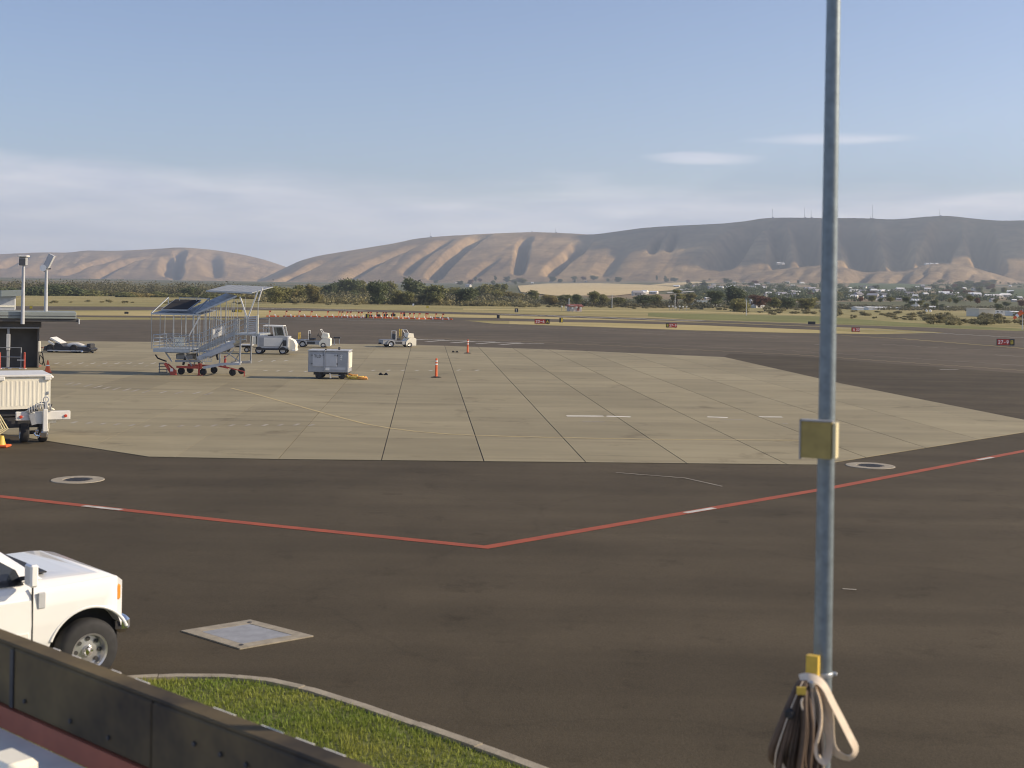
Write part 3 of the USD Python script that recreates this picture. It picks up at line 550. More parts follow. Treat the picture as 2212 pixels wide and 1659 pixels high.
# ---- covered boarding ramp
RS = 38.4; RB = 814.0; RX = 485.0
_rx, _ry = G(485, 812)
ramp = thing('boarding_ramp', 'covered galvanized passenger boarding ramp with switchback, solar panel and white sign', 'boarding ramp', (_rx, _ry + .6, 0.03), -6.0)
def rp(px, py, y=-1.0): return np.array([(px - RX) / RS, y, (RB - py) / RS])
NY, FY = -1.0, 1.0
obj('platform_deck', MB().box((rp(373, 0)[0], 0, 1.42), (2.1, 2.0, .10)).box((rp(373, 0)[0], -.98, 1.36), (2.14, .05, .2)), GALV, ramp)
def rail_frame(pxs, ptop, pbot, y, rails, r=.022, ends=True):
    b = MB()
    for x in pxs: b.tube([rp(x, pbot, y), rp(x, ptop, y)], r, 6)
    for q in rails: b.tube([rp(pxs[0], q, y), rp(pxs[-1], q, y)], r, 6)
    return b
for y in (NY, FY): obj('platform_rail', rail_frame([332, 347, 362, 378, 395, 413], 728.6, 760, y, (728.6, 736, 744, 752)), GALV, ramp)
b = MB()
for q in (728.6, 736, 744, 752): b.tube([rp(332, q, NY), rp(332, q, FY)], .022, 6)
obj('platform_rail', b, GALV, ramp)
for a, c in ((358, 376), (376, 392)):
    obj('folding_gate', MB().bar(rp(a, 734, -.8), rp(c, 757, -.8), .03).bar(rp(c, 734, -.8), rp(a, 757, -.8), .03).bar(rp(a, 745, -.8), rp((a + c) / 2, 757, -.8), .03).bar(rp((a + c) / 2, 734, -.8), rp(c, 745, -.8), .03), GALV, ramp)
obj('kick_panel', MB().box(rp(368, 745, .6), (.55, .03, .5)), CREAM, ramp)
def sheet(pf0, pf1, rise, shift, y0=NY, y1=FY, th=.04, m=ROOFM, name='canopy'):
    a, b_ = rp(*pf0, y0), rp(*pf1, y0); d = np.array([shift, y1 - y0, rise]); e = np.array([0, 0, -th])
    v = [a, b_, b_ + d, a + d, a + e, b_ + e, b_ + d + e, a + d + e]
    bb = MB().add(v, [[0, 1, 2, 3], [7, 6, 5, 4], [0, 4, 5, 1], [1, 5, 6, 2], [2, 6, 7, 3], [3, 7, 4, 0]])
    c = obj(name, bb, m, ramp)
    e1 = MB().bar(a + (0, -.03, -.03), b_ + (0, -.03, -.03), .06, .09); obj('edge_beam', e1, GALV, c)
    k = max(4, int(np.linalg.norm(b_ - a) / .35)); rb = MB()
    for i in range(1, k):
        p = a + (b_ - a) * i / k + (0, 0, .012); rb.bar(p, p + d, .03, .008)
    obj('sheet_rib', rb, m, c, kind='stuff')
    return c
sheet((327, 681.5), (437, 682.5), .24, .25)
sheet((427, 680), (517, 640.5), .12, -1.3)
sheet((449, 630.5), (551, 633), .34, .60)
sp = obj('solar_panel', MB().add([rp(347, 672.5, -.75), rp(405, 672.5, -.75), rp(415.5, 652, .55), rp(358, 651.5, .55), rp(347, 674, -.75), rp(405, 674, -.75), rp(415.5, 653.5, .55), rp(358, 653, .55)], [[0, 1, 2, 3], [7, 6, 5, 4], [0, 4, 5, 1], [1, 5, 6, 2], [2, 6, 7, 3], [3, 7, 4, 0]]), SOLAR, ramp)
obj('panel_frame', MB().bar(rp(346, 674, -.78), rp(405.5, 674, -.78), .06).bar(rp(405.5, 673.5, -.78), rp(416, 652.5, .56), .05).bar(rp(346, 674, -.78), rp(357.5, 652.5, .56), .05).bar(rp(357, 652, .58), rp(416, 652, .58), .05), GALV, sp)
for x0, x1, x2 in ((327.5, 347, 347), (421, 440, 440)):
    obj('roof_frame', MB().bar(rp(x0, 681, NY), rp(x1, 647, .2), .05).bar(rp(x1, 647, .2), rp(x2, 679, .2), .05), GALV, ramp)
obj('top_bar', MB().bar(rp(372, 647.5, .2), rp(440, 648, .2), .045).bar(rp(372, 647.5, .2), rp(372, 654, .2), .03).bar(rp(411, 647.5, .2), rp(411, 654, .2), .03), GALV, ramp)
for x in (328, 347, 378, 395, 404, 421):
    for y in (NY, FY): obj('canopy_post', MB().tube([rp(x, 760, y), rp(x, 682, y)], .016 if x != 421 else .032, 6), GALV, ramp)
for x in (430, 436, 445, 451, 458, 467, 473, 481, 494, 511):
    top = 682 + (640.5 - 682) * (x - 425) / 92; low = 776 + (738 - 776) * (x - 434) / 79
    for y in (NY, FY): obj('canopy_post', MB().tube([rp(x, min(low, 778), y), rp(x, top, y)], .016, 6), GALV, ramp)
# ramp deck and its sides
a, c = rp(434, 776, 0), rp(515, 737, 0)
obj('ramp_deck', MB().bar(a, c, 1.9, .06), GALV, ramp)
for y in (NY, FY): obj('stringer', MB().bar(rp(431, 778, y), rp(515, 738, y), .07, .20), LGREY, ramp)
for y in (NY, FY):
    b = MB()
    for q in (0, -11, -22, -33): b.bar(rp(435, 757 + q, y), rp(514, 720 + q + 4, y), .032)
    b.tube([rp(435, 764, y), rp(435, 722, y)], .025, 6).tube([rp(514, 737, y), rp(514, 691, y)], .03, 6).tube([rp(462, 762, y), rp(462, 712, y)], .025, 6).tube([rp(488, 750, y), rp(488, 700, y)], .025, 6)
    obj('ramp_rail', b, GALV, ramp)
obj('guard_panel', MB().add([rp(436, 752, -.9), rp(512, 716, -.9), rp(512, 728, -.9), rp(436, 765, -.9), rp(436, 752, -.88), rp(512, 716, -.88), rp(512, 728, -.88), rp(436, 765, -.88)], [[0, 3, 2, 1], [4, 5, 6, 7], [0, 1, 5, 4], [3, 7, 6, 2], [0, 4, 7, 3], [1, 2, 6, 5]]), LGREY, ramp)
# lower leg of the switchback
obj('lower_deck', MB().bar(rp(413, 765, .2), rp(436, 764, .2), 1.5, .06), GALV, ramp)
obj('lower_stringer', MB().bar(rp(437, 778, -1.12), rp(513, 746, -1.12), .06, .26), LGREY, ramp)
obj('landing_rail', rail_frame([413, 424, 435], 740, 766, -1.05, (740, 746, 752, 758, 764)), GALV, ramp)
obj('canopy_brace', MB().bar(rp(413, 730, -1.08), rp(437, 687, -1.08), .06), WHITE, ramp)
obj('canopy_brace', MB().bar(rp(437, 689, .6), rp(468, 699, .6), .05), GALV, ramp)
for (x0, y0), (x1, y1) in (((524.5, 643), (541, 689)), ((564.5, 627), (542, 690)), ((573.5, 623), (565, 651))):
    obj('canopy_brace', MB().bar(rp(x0, y0, -1.02), rp(x1, y1, -1.02), .065), WHITE, ramp)
obj('canopy_post', MB().tube([rp(564.5, 651, -1), rp(564.5, 690, -1)], .02, 6), GALV, ramp)
# sign with a swoosh and rules
s_ = np.array([rp(470, 714, -1.42), rp(491.5, 705, -1.08), rp(491.5, 724, -1.08), rp(470, 734, -1.42)])
sg = obj('sign_panel', MB().add(np.vstack([s_, s_ + (0, .03, 0)]), [[0, 3, 2, 1], [4, 5, 6, 7], [0, 1, 5, 4], [1, 2, 6, 5], [2, 3, 7, 6], [3, 0, 4, 7]]), WHITE, ramp, label='white sign panel with grey emblem on the ramp rail')
def onsign(u, v): return s_[0] * (1 - u) * (1 - v) + s_[1] * u * (1 - v) + s_[2] * u * v + s_[3] * (1 - u) * v + (0, -.006, 0)
b = MB()
for (u0, v0), (u1, v1), w in (((.2, .60), (.45, .22), .03), ((.45, .22), (.52, .5), .035), ((.30, .52), (.80, .36), .03), ((.22, .70), (.85, .62), .018), ((.30, .82), (.8, .76), .014)):
    b.bar(onsign(u0, v0), onsign(u1, v1), .006, w)
obj('emblem', b, GREYPRINT, sg)
b = MB()
for p, q in (((.06, .06), (.94, .06)), ((.94, .06), (.94, .94)), ((.94, .94), (.06, .94)), ((.06, .94), (.06, .06))): b.bar(onsign(*p), onsign(*q), .006, .012)
obj('sign_border', b, GREYPRINT, sg)
# upper platform, end gate
obj('platform_deck', MB().box((rp(541, 0)[0], 0, 2.36), (1.5, 2.0, .10)), GALV, ramp)
obj('platform_rail', rail_frame([514, 518, 523], 690, 724, NY, (700, 712, 690)), GALV, ramp)
obj('platform_rail', rail_frame([514, 540, 566], 690, 724, FY, (690, 701, 712)), GALV, ramp)
g_ = obj('end_gate', MB().bar(rp(543, 684, -1.05), rp(543, 724, -1.05), .05).bar(rp(562, 683, -1.05), rp(562, 722, -1.05), .05), GALV, ramp)
for k in range(10): obj('slat', MB().bar(rp(543, 686 + 4.1 * k, -1.05), rp(562, 684.4 + 4.1 * k, -1.05), .02, .055), LGREY, g_)
obj('gate_post', MB().box(rp(565, 701, -1.0), (.07, .05, 1.05)), CREAM, ramp)
# legs, bracing and running gear
obj('leg', MB().bar(rp(527, 730, -1), rp(526, 790, -1), .08), GREYP, ramp); obj('leg', MB().bar(rp(527, 730, 1), rp(526, 790, 1), .08), GREYP, ramp)
obj('leg', MB().bar(rp(483, 752, -1), rp(481, 790, -1), .07), GREYP, ramp); obj('leg', MB().bar(rp(466, 762, -.5), rp(471, 781, -.5), .10), DARK, ramp)
obj('cross_brace', MB().bar(rp(493, 760, -1), rp(526, 783, -1), .05).bar(rp(513, 757, -1), rp(491, 777, -1), .05).bar(rp(526, 763, -1), rp(490, 786, 1), .04), GREYP, ramp)
obj('chassis_beam', MB().bar(rp(446, 797, -1), rp(482, 790, -1), .12, .16).bar(rp(482, 789, -1), rp(527, 787, -1), .14, .14).bar(rp(482, 790, 1), rp(527, 787, 1), .14, .14).bar(rp(505, 788, -1), rp(505, 788, 1), .1), LGREY, ramp)
obj('chassis_beam', MB().bar(rp(384, 797, -.9), rp(440, 798, -.9), .09, .12).bar(rp(384, 797, .9), rp(440, 798, .9), .09, .12).bar(rp(478, 793, -.95), rp(500, 797, -.95), .08, .08), RED, ramp, label='red lower chassis beams')
ub = obj('underframe', MB().bar(rp(358, 768, -.8), rp(372, 786, -.8), .07).bar(rp(400, 770, -.8), rp(417, 795, -.8), .06).bar(rp(395, 768, -.6), rp(425, 792, .6), .06).bar(rp(425, 768, -.6), rp(402, 796, .6), .06).bar(rp(357, 765, -.8), rp(412, 765, -.8), .1, .14).bar(rp(357, 765, .8), rp(412, 765, .8), .1, .14).bar(rp(378, 785, -.7), rp(432, 784, -.7), .08, .12), GREYP, ramp)
obj('lift_cylinder', MB().cyl(rp(390, 794, -.3), rp(398, 768, -.3), .07, 10).cyl(rp(420, 794, .2), rp(413, 768, .2), .06, 10), DARK, ramp)
obj('hydraulic_box', MB().rbox(rp(393, 776, .1), (1.0, .9, .32), .04), GREYP, ramp)
tb = obj('tow_bar', MB().bar(rp(362, 789, -1.2), rp(381, 815, -1.2), .11, .14).bar(rp(366, 791, -1.0), rp(384, 806, -1.0), .07), RED, ramp)
obj('jack_box', MB().rbox(rp(381.5, 811, -1.2), (.30, .25, .42), .03), RED, tb); obj('jack_plate', MB().box(rp(379.5, 803, -1.34), (.16, .03, .16)), WHITE, tb)
for x in (437, 441): obj('jack_leg', MB().cyl(rp(x, 814 if x == 437 else 800, -1.1), rp(x, 788, -1.1), .055, 10).box(rp(x, 813.4, -1.1), (.22, .22, .03)), RED, ramp)
obj('stabiliser_arm', MB().bar(rp(490, 793, -1.05), rp(537, 804, -1.05), .06).bar(rp(537, 803.5, -1.05), rp(537, 814, -1.05), .05), RED, ramp)
obj('stabiliser_arm', MB().bar(rp(492, 795, -.9), rp(492, 771, -.9), .10), RED, ramp)
for (x, y) in ((444, -.9), (508, -.8), (392, -.7), (444, .9), (508, .8), (392, .7)):
    wheel(ramp, rp(x, 814 - .20 * RS, y), .20, .15, rimr=.45, rim=DARK)
st = obj('step_frame', MB().bar(rp(341, 790, -.6), rp(341, 812, -.6), .04).bar(rp(358, 790, -.6), rp(358, 812, -.6), .04).bar(rp(341, 790, -.6), rp(358, 790, -.6), .03), GREYP, ramp)
for k in range(4): obj('step', MB().box(rp(349.5, 792 + 6 * k, -.6), (.46, .22, .03)), DARK, st)
obj('cable_hose', MB().tube([rp(336, 772, -.9), rp(342, 779, -.95), rp(352, 783, -.9), rp(360, 786, -.8)], .04, 6), RUBBER, ramp)
b = MB()
for x in (446, 450, 455, 460, 465): b.bar(rp(x, 772, -1.2), rp(x, 784, -1.2), .025)
b.bar(rp(446, 772, -1.2), rp(466, 771, -1.2), .03).bar(rp(446, 784, -1.2), rp(466, 783, -1.2), .03); obj('lower_rail', b, GALV, ramp)

# ---- ground power unit cart
gx, gy = G(707, 820)
gpu = thing('ground_power_cart', 'grey boxy ground power cart with panel doors and number 2 on it', 'power cart', (gx, gy + .75, .03), 0)
GS = FPX / gy
def gp(px, py, y=-.75): return np.array([(px - 707) / GS, y, (820.5 - py) / GS])
L0, L1 = gp(664.8, 0)[0], gp(752, 0)[0]; zt, zb_ = gp(0, 760.5)[2], gp(0, 806)[2]
obj('body', MB().rbox(((L0 + L1) / 2, 0, (zt + zb_) / 2), (L1 - L0, 1.5, zt - zb_), .03), GREYP, gpu)
obj('roof_lip', MB().rbox(((L0 + L1) / 2, 0, zt + .03), (L1 - L0 + .06, 1.56, .06), .015), LGREY, gpu)
def door(x0, x1, nm):
    p0, p1 = gp(x0, 766), gp(x1, 793.5)
    d = obj('door', MB().rbox(((p0[0] + p1[0]) / 2, -.762, (p0[2] + p1[2]) / 2), (p1[0] - p0[0], .03, p0[2] - p1[2]), .008), LGREY, gpu)
    for x in (x0 - 1.0 if nm else x1 + .3,):
        for y in (769.5, 787.5): obj('hinge', MB().rbox(gp(x, y, -.775), (.05, .03, .07), .008), DARK, d)
    obj('latch', MB().rbox(gp(x1 - 1.2 if nm else x0 + 21, 769, -.785), (.035, .02, .09), .006), DARK, d)
    return d
d1 = door(674.5, 698.5, True); d2 = door(702, 727.5, False)
def lettering(text, h, at, m, parent, rot='front', name='lettering', bold=True, depth=.004):
    t = meshkit.text_mesh(text, h, depth, bold); v = np.array(t.vertices)
    v = np.stack([v[:, 0], -v[:, 2], v[:, 1]], 1)
    return obj(name, MB().add(v + np.asarray(at), t.faces), m, parent)
lettering('TLD', .155, gp(677.2, 774.2, -.779), BLACKP, d1)
lettering('2', .16, gp(733.6, 774, -.752), WHITE, gpu, name='number')
lettering('4', .10, gp(734.2, 779.5, -.752), WHITE, gpu, name='number')
obj('seam_post', MB().rbox(gp(700.3, 781, -.765), (.075, .05, 1.18), .01), GREYP, gpu)
obj('door', MB().box(gp(725, 797.5, -.757), (1.05, .02, .13)), LGREY, gpu, label='narrow lower access strip')
obj('plate', MB().box(gp(706.8, 798.5, -.775), (.22, .02, .15)), WHITE, gpu)
for k in range(4):
    obj('grille_slat', MB().rbox((L1 + .015, -.52 + .34 * k, (zt + zb_) / 2 + .08), (.05, .17, zt - zb_ - .32), .015), CREAM, gpu)
obj('exhaust', MB().cyl((gp(729.5, 0)[0], -.3, zt + .04), (gp(729.5, 0)[0], -.3, zt + .22), .06, 12), DARK, gpu)
obj('filler', MB().cyl((gp(702, 0)[0], -.55, zt + .04), (gp(702, 0)[0], -.55, zt + .12), .05, 10), DARK, gpu)
obj('underframe', MB().box(((L0 + L1) / 2 + .2, 0, zb_ - .06), (L1 - L0 - .5, 1.2, .12)).box((gp(686, 0)[0], 0, .3), (.5, 1.2, .16)), DARK, gpu)
for x in (688, 738):
    for y in (-.62, .62): wheel(gpu, (gp(x, 0)[0], y, .20), .20, .15, rim=DARK)
obj('tow_bar', MB().bar((gp(712, 0)[0], -.75, .32), (gp(716, 0)[0], -1.05, .08), .05).bar((gp(718, 0)[0], -.75, .22), (gp(735, 0)[0], -.75, .2), .04).cyl((gp(715, 0)[0], -1.07, .08), (gp(715, 0)[0], -1.07, .12), .06, 12), GREYP, gpu)
# yellow cable dropped beside it
cg = np.array(G(770, 820))
cable = thing('power_cable', 'heap of yellow and orange power cable beside the grey power cart', 'cable', (cg[0], cg[1], .03), 0)
rr = np.random.default_rng(4)
def coil(cx, cy, r, turns, m, nm, z0=.04):
    a = np.linspace(0, turns * 2 * np.pi, int(turns * 16)); w = r * (1 + .22 * np.sin(a * .63 + cx)); 
    obj(nm, MB().tube(np.stack([cx + w * np.cos(a), cy + w * .75 * np.sin(a), z0 + .02 * a / 2 / np.pi + .02 * np.sin(a * 2.3)], 1), .038, 6), m, cable, smooth=50)
coil(.05, -.05, .34, 5, YCABLE, 'coil'); coil(.36, -.30, .22, 4, OCABLE, 'coil', .06); coil(-.25, .05, .24, 3, YCABLE, 'coil', .05)
obj('cable_end', MB().tube([(-.75, .15, .28), (-.62, .05, .24), (-.45, -.05, .1), (-.2, -.1, .12), (.1, -.2, .16)], .055, 8), YCABLE, cable, smooth=50)
obj('cable_end', MB().tube([(-.70, .35, .30), (-.5, .3, .26), (-.25, .2, .2), (.05, .1, .2)], .05, 8), OCABLE, cable, smooth=50)
obj('plug', MB().rbox((.55, -.42, .06), (.24, .12, .1), .02), OCABLE, cable)

# ---- cab tug behind the ramp
tx, ty = G(590, 766.5); TS = FPX / ty
tug = thing('cab_tug', 'white aircraft tug with an open framed cab standing beside the covered ramp', 'tug', (tx, ty + .75, .03), 3.0)
def tp(px, py, y=0): return np.array([(px - 590) / TS, y, (767 - py) / TS])
x0, x1, x2 = tp(555, 0)[0], tp(622, 0)[0], tp(636, 0)[0]
body = MB().prism(Polygon([(x0, .42), (x1, .36), (x1, tp(0, 728)[2]), (x0, tp(0, 727)[2])]).buffer(-.04).buffer(.04), -.8, .8)
obj('body', body, LGREY, tug)
obj('nose', MB().prism(Polygon([(x1, .3), (x2, .34), (x2 + .02, .75), (x2 - .14, 1.05), (x1, 1.22)]).buffer(-.05).buffer(.05), -.72, .72), CREAM, tug, smooth=35)
obj('side_panel', MB().box((tp(584, 0)[0], -.812, tp(0, 740)[2]), (1.7, .02, .62)), WHITE, tug); obj('side_panel', MB().box((tp(564, 0)[0], -.812, tp(0, 740)[2]), (.34, .024, .66)), GREYP, tug)
obj('side_panel', MB().box((tp(613, 0)[0], -.812, tp(0, 742)[2]), (.24, .024, .42)), DARK, tug)
obj('corner_post', MB().rbox((x1 - .06, -.82, tp(0, 740)[2]), (.16, .06, .80), .02), WHITE, tug)
obj('sill', MB().box(((x0 + x1) / 2, -.80, .40), (x1 - x0, .08, .14)), DARK, tug)
zc0, zc1 = tp(0, 727)[2], tp(0, 706.5)[2]
c0, c1, c2, c3 = tp(570, 0)[0], tp(587, 0)[0], tp(608.5, 0)[0], tp(613.5, 0)[0]
for y in (-.72, .72):
    cf = obj('cab_frame', MB().bar((c1, y, zc1), (c1 + .12, y, zc0), .10, .06).bar((c2, y, zc1), (c3, y, zc0), .10, .06).bar((c1 - .05, y, zc1), (c2 + .05, y, zc1), .08, .10).bar((c0 - .1, y, zc1), (c1, y, zc1), .04, .04).bar((c0 - .1, y, zc1), (c0 - .1, y, zc0), .04, .04), WHITE, tug)
    obj('side_window', MB().add([(c1 + .16, y, zc0 + .03), (c3 - .08, y, zc0 + .03), (c2 - .06, y, zc1 - .06), (c1 + .06, y, zc1 - .06)], [[0, 1, 2, 3]]), PANE, cf)
obj('windscreen', MB().add([(c3, -.68, zc0), (c3, .68, zc0), (c2, .68, zc1), (c2, -.68, zc1)], [[0, 1, 2, 3]]), PANE, tug)
obj('cab_roof', MB().rbox(((c0 + c2) / 2 - .05, 0, zc1 + .04), (c2 - c0 + .2, 1.5, .07), .02), WHITE, tug)
obj('seat', MB().rbox((c0 + .45, -.2, zc0 + .02), (.5, .5, .14), .04).rbox((c0 + .22, -.2, zc0 + .28), (.12, .5, .5), .04), DARK, tug)
obj('rear_box', MB().rbox((tp(547, 0)[0], -.2, tp(0, 737)[2]), (.58, 1.1, .60), .03), CREAM, tug); obj('box_strap', MB().box((tp(552.5, 0)[0], -.2, tp(0, 737)[2]), (.06, 1.12, .62)), DARK, tug)
obj('bumper', MB().rbox((x2 - .1, 0, .33), (.3, 1.5, .16), .03), WHITE, tug)
obj('steering_wheel', MB().tube([(c2 - .25 + .05 * math.sin(a), -.2 + .18 * math.cos(a), zc0 + .22 + .16 * math.sin(a)) for a in np.linspace(0, 2 * np.pi, 17)], .015, 6), DARK, tug)
for x in (558.6, 609.5):
    for y in (-.72, .72): wheel(tug, (tp(x, 0)[0], y, .29), .29, .22)
obj('hose', MB().tube([(tp(598, 0)[0], -.86, .35), (tp(603, 0)[0], -.9, .55), (tp(610, 0)[0], -.86, 1.0)], .04, 6), DARK, tug)

# flat cart between ramp and tug
fx, fy = G(508, 762)
cart = thing('flat_cart', 'low flat grey baggage cart half hidden behind the covered ramp', 'cart', (fx, fy + .7, .03), 3.0)
obj('deck', MB().rbox((0, 0, .55), (2.4, 1.3, .10), .02), LGREY, cart)
obj('frame', MB().box((0, -.5, .44), (2.2, .08, .12)).box((0, .5, .44), (2.2, .08, .12)), DARK, cart)
for x in (-.8, .8):
    for y in (-.5, .5): wheel(cart, (x, y, .2), .2, .12)
obj('hitch', MB().bar((1.2, 0, .4), (1.75, 0, .35), .06), DARK, cart)
obj('load', MB().rbox((-.3, 0, .72), (1.0, .8, .22), .05), CREAM, cart)

# ---- two low baggage tractors
def tractor(name, label, px, py, rz, post):
    x, y = G(px, py); t = thing(name, label, 'baggage tractor', (x, y, .03), rz, None)
    obj('chassis', MB().prism(Polygon([(-1.6, .30), (1.15, .26), (1.15, .52), (.5, .60), (-.2, .62), (-1.6, .66)]).buffer(-.03).buffer(.03), -.68, .68), GREYP, t)
    obj('deck_plate', MB().rbox((-.95, 0, .70), (1.35, 1.36, .07), .02), GREYP, t)
    for s in (-1, 1):
        a = np.linspace(0, np.pi, 13)
        arch = Polygon([(-.85 + .40 * math.cos(q), .30 + .44 * math.sin(q)) for q in a] + [(-.85 - .30 * math.cos(q), .30 + .33 * math.sin(q)) for q in a])
        obj('mudguard', MB().prism(arch, s * .70 - .10, s * .70 + .10), GREYP, t)
    obj('front_block', MB().prism(Polygon([(.62, .18), (1.62, .16), (1.62, .86), (1.50, .92), (.95, .92), (.62, .52)]).buffer(-.04).buffer(.04), -.72, .72), CREAM, t, smooth=35)
    obj('dashboard', MB().prism(Polygon([(.78, .95), (1.45, .95), (1.38, 1.38), (.92, 1.42)]).buffer(-.04).buffer(.04), -.62, .62), CREAM, t, smooth=35)
    obj('wheel_well', MB().box((-.1, -.69, .45), (.7, .03, .22)), DARK, t)
    obj('seat', MB().rbox((-.05, .05, .80), (.5, 1.0, .16), .04).rbox((-.28, .05, 1.08), (.12, 1.0, .46), .04), DARK, t)
    obj('steering_column', MB().bar((.75, -.25, .9), (.5, -.25, 1.22), .05).tube([(.48 + .06 * math.sin(a), -.25 + .19 * math.cos(a), 1.24 + .17 * math.sin(a)) for a in np.linspace(0, 2 * np.pi, 17)], .016, 6), DARK, t)
    obj('grab_frame', MB().tube([(.95, -.6, 1.3), (.70, -.6, 1.75), (.70, .6, 1.75), (.95, .6, 1.3)], .03, 8).tube([(-.35, -.6, .75), (-.35, -.6, 1.62), (-.35, .6, 1.62), (-.35, .6, .75)], .03, 8), WHITE, t)
    for q in (-.22, .22) if post < -1 else (-.05, .16):
        obj('marker_post', MB().tube([(post, q * 2, .72), (post, q * 2, 1.42 if post < -1 else 1.8)], .045, 8), YELLOW, t)
    obj('tow_hitch', MB().box((-1.68, 0, .36), (.2, .24, .16)).bar((-1.7, 0, .36), (-1.86, 0, .36), .06), DARK, t)
    obj('headlight', MB().cyl((1.62, -.5, .7), (1.65, -.5, .7), .08, 12), REFL, t); obj('headlight', MB().cyl((1.62, .5, .7), (1.65, .5, .7), .08, 12), REFL, t)
    set_scale(t, (.94, .94, .87))
    for xw, r in ((-.85, .31), (1.0, .24)):
        for s in (-1, 1): wheel(t, (xw, s * (.66 if r > .3 else .64), r), r, .2)
    return t
tractor('baggage_tractor', 'low grey baggage tractor with a cream nose standing behind the power cart', 676, 750.5, 2.0, -1.25)
tractor('baggage_tractor', 'low baggage tractor standing alone at the far edge of the concrete apron', 858, 750, 24.0, .3)
# chock trolley just right of the first tractor
qx, qy = G(728, 745)
ch = thing('chock_rack', 'small dark rack on a stand right of the cream-nosed tractor', 'rack', (qx, qy, .03), 0)
obj('tray', MB().rbox((0, 0, .62), (.62, .35, .14), .03), DARK, ch); obj('stand', MB().bar((-.25, 0, .0), (-.25, 0, .6), .05).bar((.2, 0, 0), (.2, 0, .6), .04), LGREY, ch); obj('foot', MB().box((-.25, 0, .02), (.3, .4, .03)), LGREY, ch)

# ---- belt loader far left
bx, by = G(146, 763); BS = FPX / by
bl = thing('belt_loader', 'low dark belt loader with white tilted panels right of the shelter', 'belt loader', (bx, by + .8, .03), 0)
def bp(px, py, y=0): return np.array([(px - 146) / BS, y, (763.5 - py) / BS])
obj('chassis', MB().prism(Polygon([bp(92, 760)[[0, 2]], bp(192, 761)[[0, 2]], bp(197, 756)[[0, 2]], bp(188, 751)[[0, 2]], bp(95, 750)[[0, 2]]]).buffer(-.03).buffer(.03), -.75, .75), DARK, bl)
obj('side_strip', MB().box(bp(140, 759, -.77), (2.6, .03, .08)), LGREY, bl)
obj('engine_cover', MB().prism(Polygon([bp(108, 750)[[0, 2]], bp(135, 750)[[0, 2]], bp(129, 744)[[0, 2]], bp(112, 743)[[0, 2]]]), -.7, .7), DARK, bl)
obj('tilted_panel', MB().bar(bp(106, 732, 0), bp(128, 744, 0), 1.3, .10), WHITE, bl); obj('tilted_panel', MB().bar(bp(103, 739, -.7), bp(116, 746.5, -.7), .1, .12), WHITE, bl)
obj('belt_bed', MB().tube([bp(141, 749, -.2), bp(148, 747, -.2), bp(162, 746, -.2), bp(172, 749, -.2), bp(182, 753, -.2)], [.14, .17, .16, .15, .12], 10), WHITE, bl, smooth=50)
obj('cab_seat', MB().rbox(bp(188, 749, 0), (.35, .9, .35), .05), DARK, bl)
obj('lamp', MB().lathe([(0.001, -.05), (.09, -.03), (.10, .03), (.001, .05)], bp(177, 760.5, -.8), 'y', 14), CHROME, bl, smooth=True)
obj('bumper', MB().bar(bp(188, 757, -.6), bp(200, 762.6, -.6), .12), DARK, bl)
for x in (107, 158):
    for y in (-.68, .68): wheel(bl, bp(x, 763.5 - .30 * BS, y), .30, .2, rim=DARK)

# ---- shelter with flat roof at the left edge
sx, sy = G(60, 797); SS = FPX / sy
sh = thing('shelter', 'flat-roofed grey-green shelter with dark open front at the left edge', 'shelter', (sx, sy, .02), 20)
def spx(px, py, y=0): return np.array([(px - 60) / SS, y, (797.5 - py) / SS])
def slabx(pa, pb, y0, y1): 
    a, b_ = spx(*pa), spx(*pb); return MB().rbox(((a[0] + b_[0]) / 2, (y0 + y1) / 2, (a[2] + b_[2]) / 2), (abs(b_[0] - a[0]), y1 - y0, abs(b_[2] - a[2])), .02)
obj('roof', slabx((-220, 674.5), (157, 689), -.4, 3.6), SHED_ROOF, sh)
obj('fascia', slabx((-220, 682.5), (156.5, 684), -.43, -.38), SHED_DK, sh)
obj('soffit_beam', slabx((-220, 689.5), (163, 696), -.3, 3.4), SHED_DK, sh)
obj('soffit_beam', slabx((-220, 696.5), (86, 709), .3, 1.6), SHED_DK, sh)
obj('end_trim', slabx((161.5, 689.5), (165, 700.5), -.35, .3), LGREY, sh)
obj('back_wall', slabx((-220, 709), (82, 797), 1.5, 1.8), SHED_DK, sh); obj('side_wall', slabx((78, 709), (82, 797), .6, 1.5), SHED_DK, sh)
obj('lintel', slabx((-220, 708), (82, 711.5), .25, .4), GREYP, sh)
obj('column', slabx((17, 711), (22, 724), .2, .4), GREYP, sh); obj('column', slabx((15.5, 723), (23.5, 758), .1, .4), LGREY, sh); obj('column', slabx((16.5, 758), (22.5, 797), .2, .4), GREYP, sh)
obj('column', slabx((-120, 711), (-112, 797), .2, .4), LGREY, sh)
obj('corner_post', slabx((80.5, 738), (85.5, 761), -.1, .15), CREAM, sh)
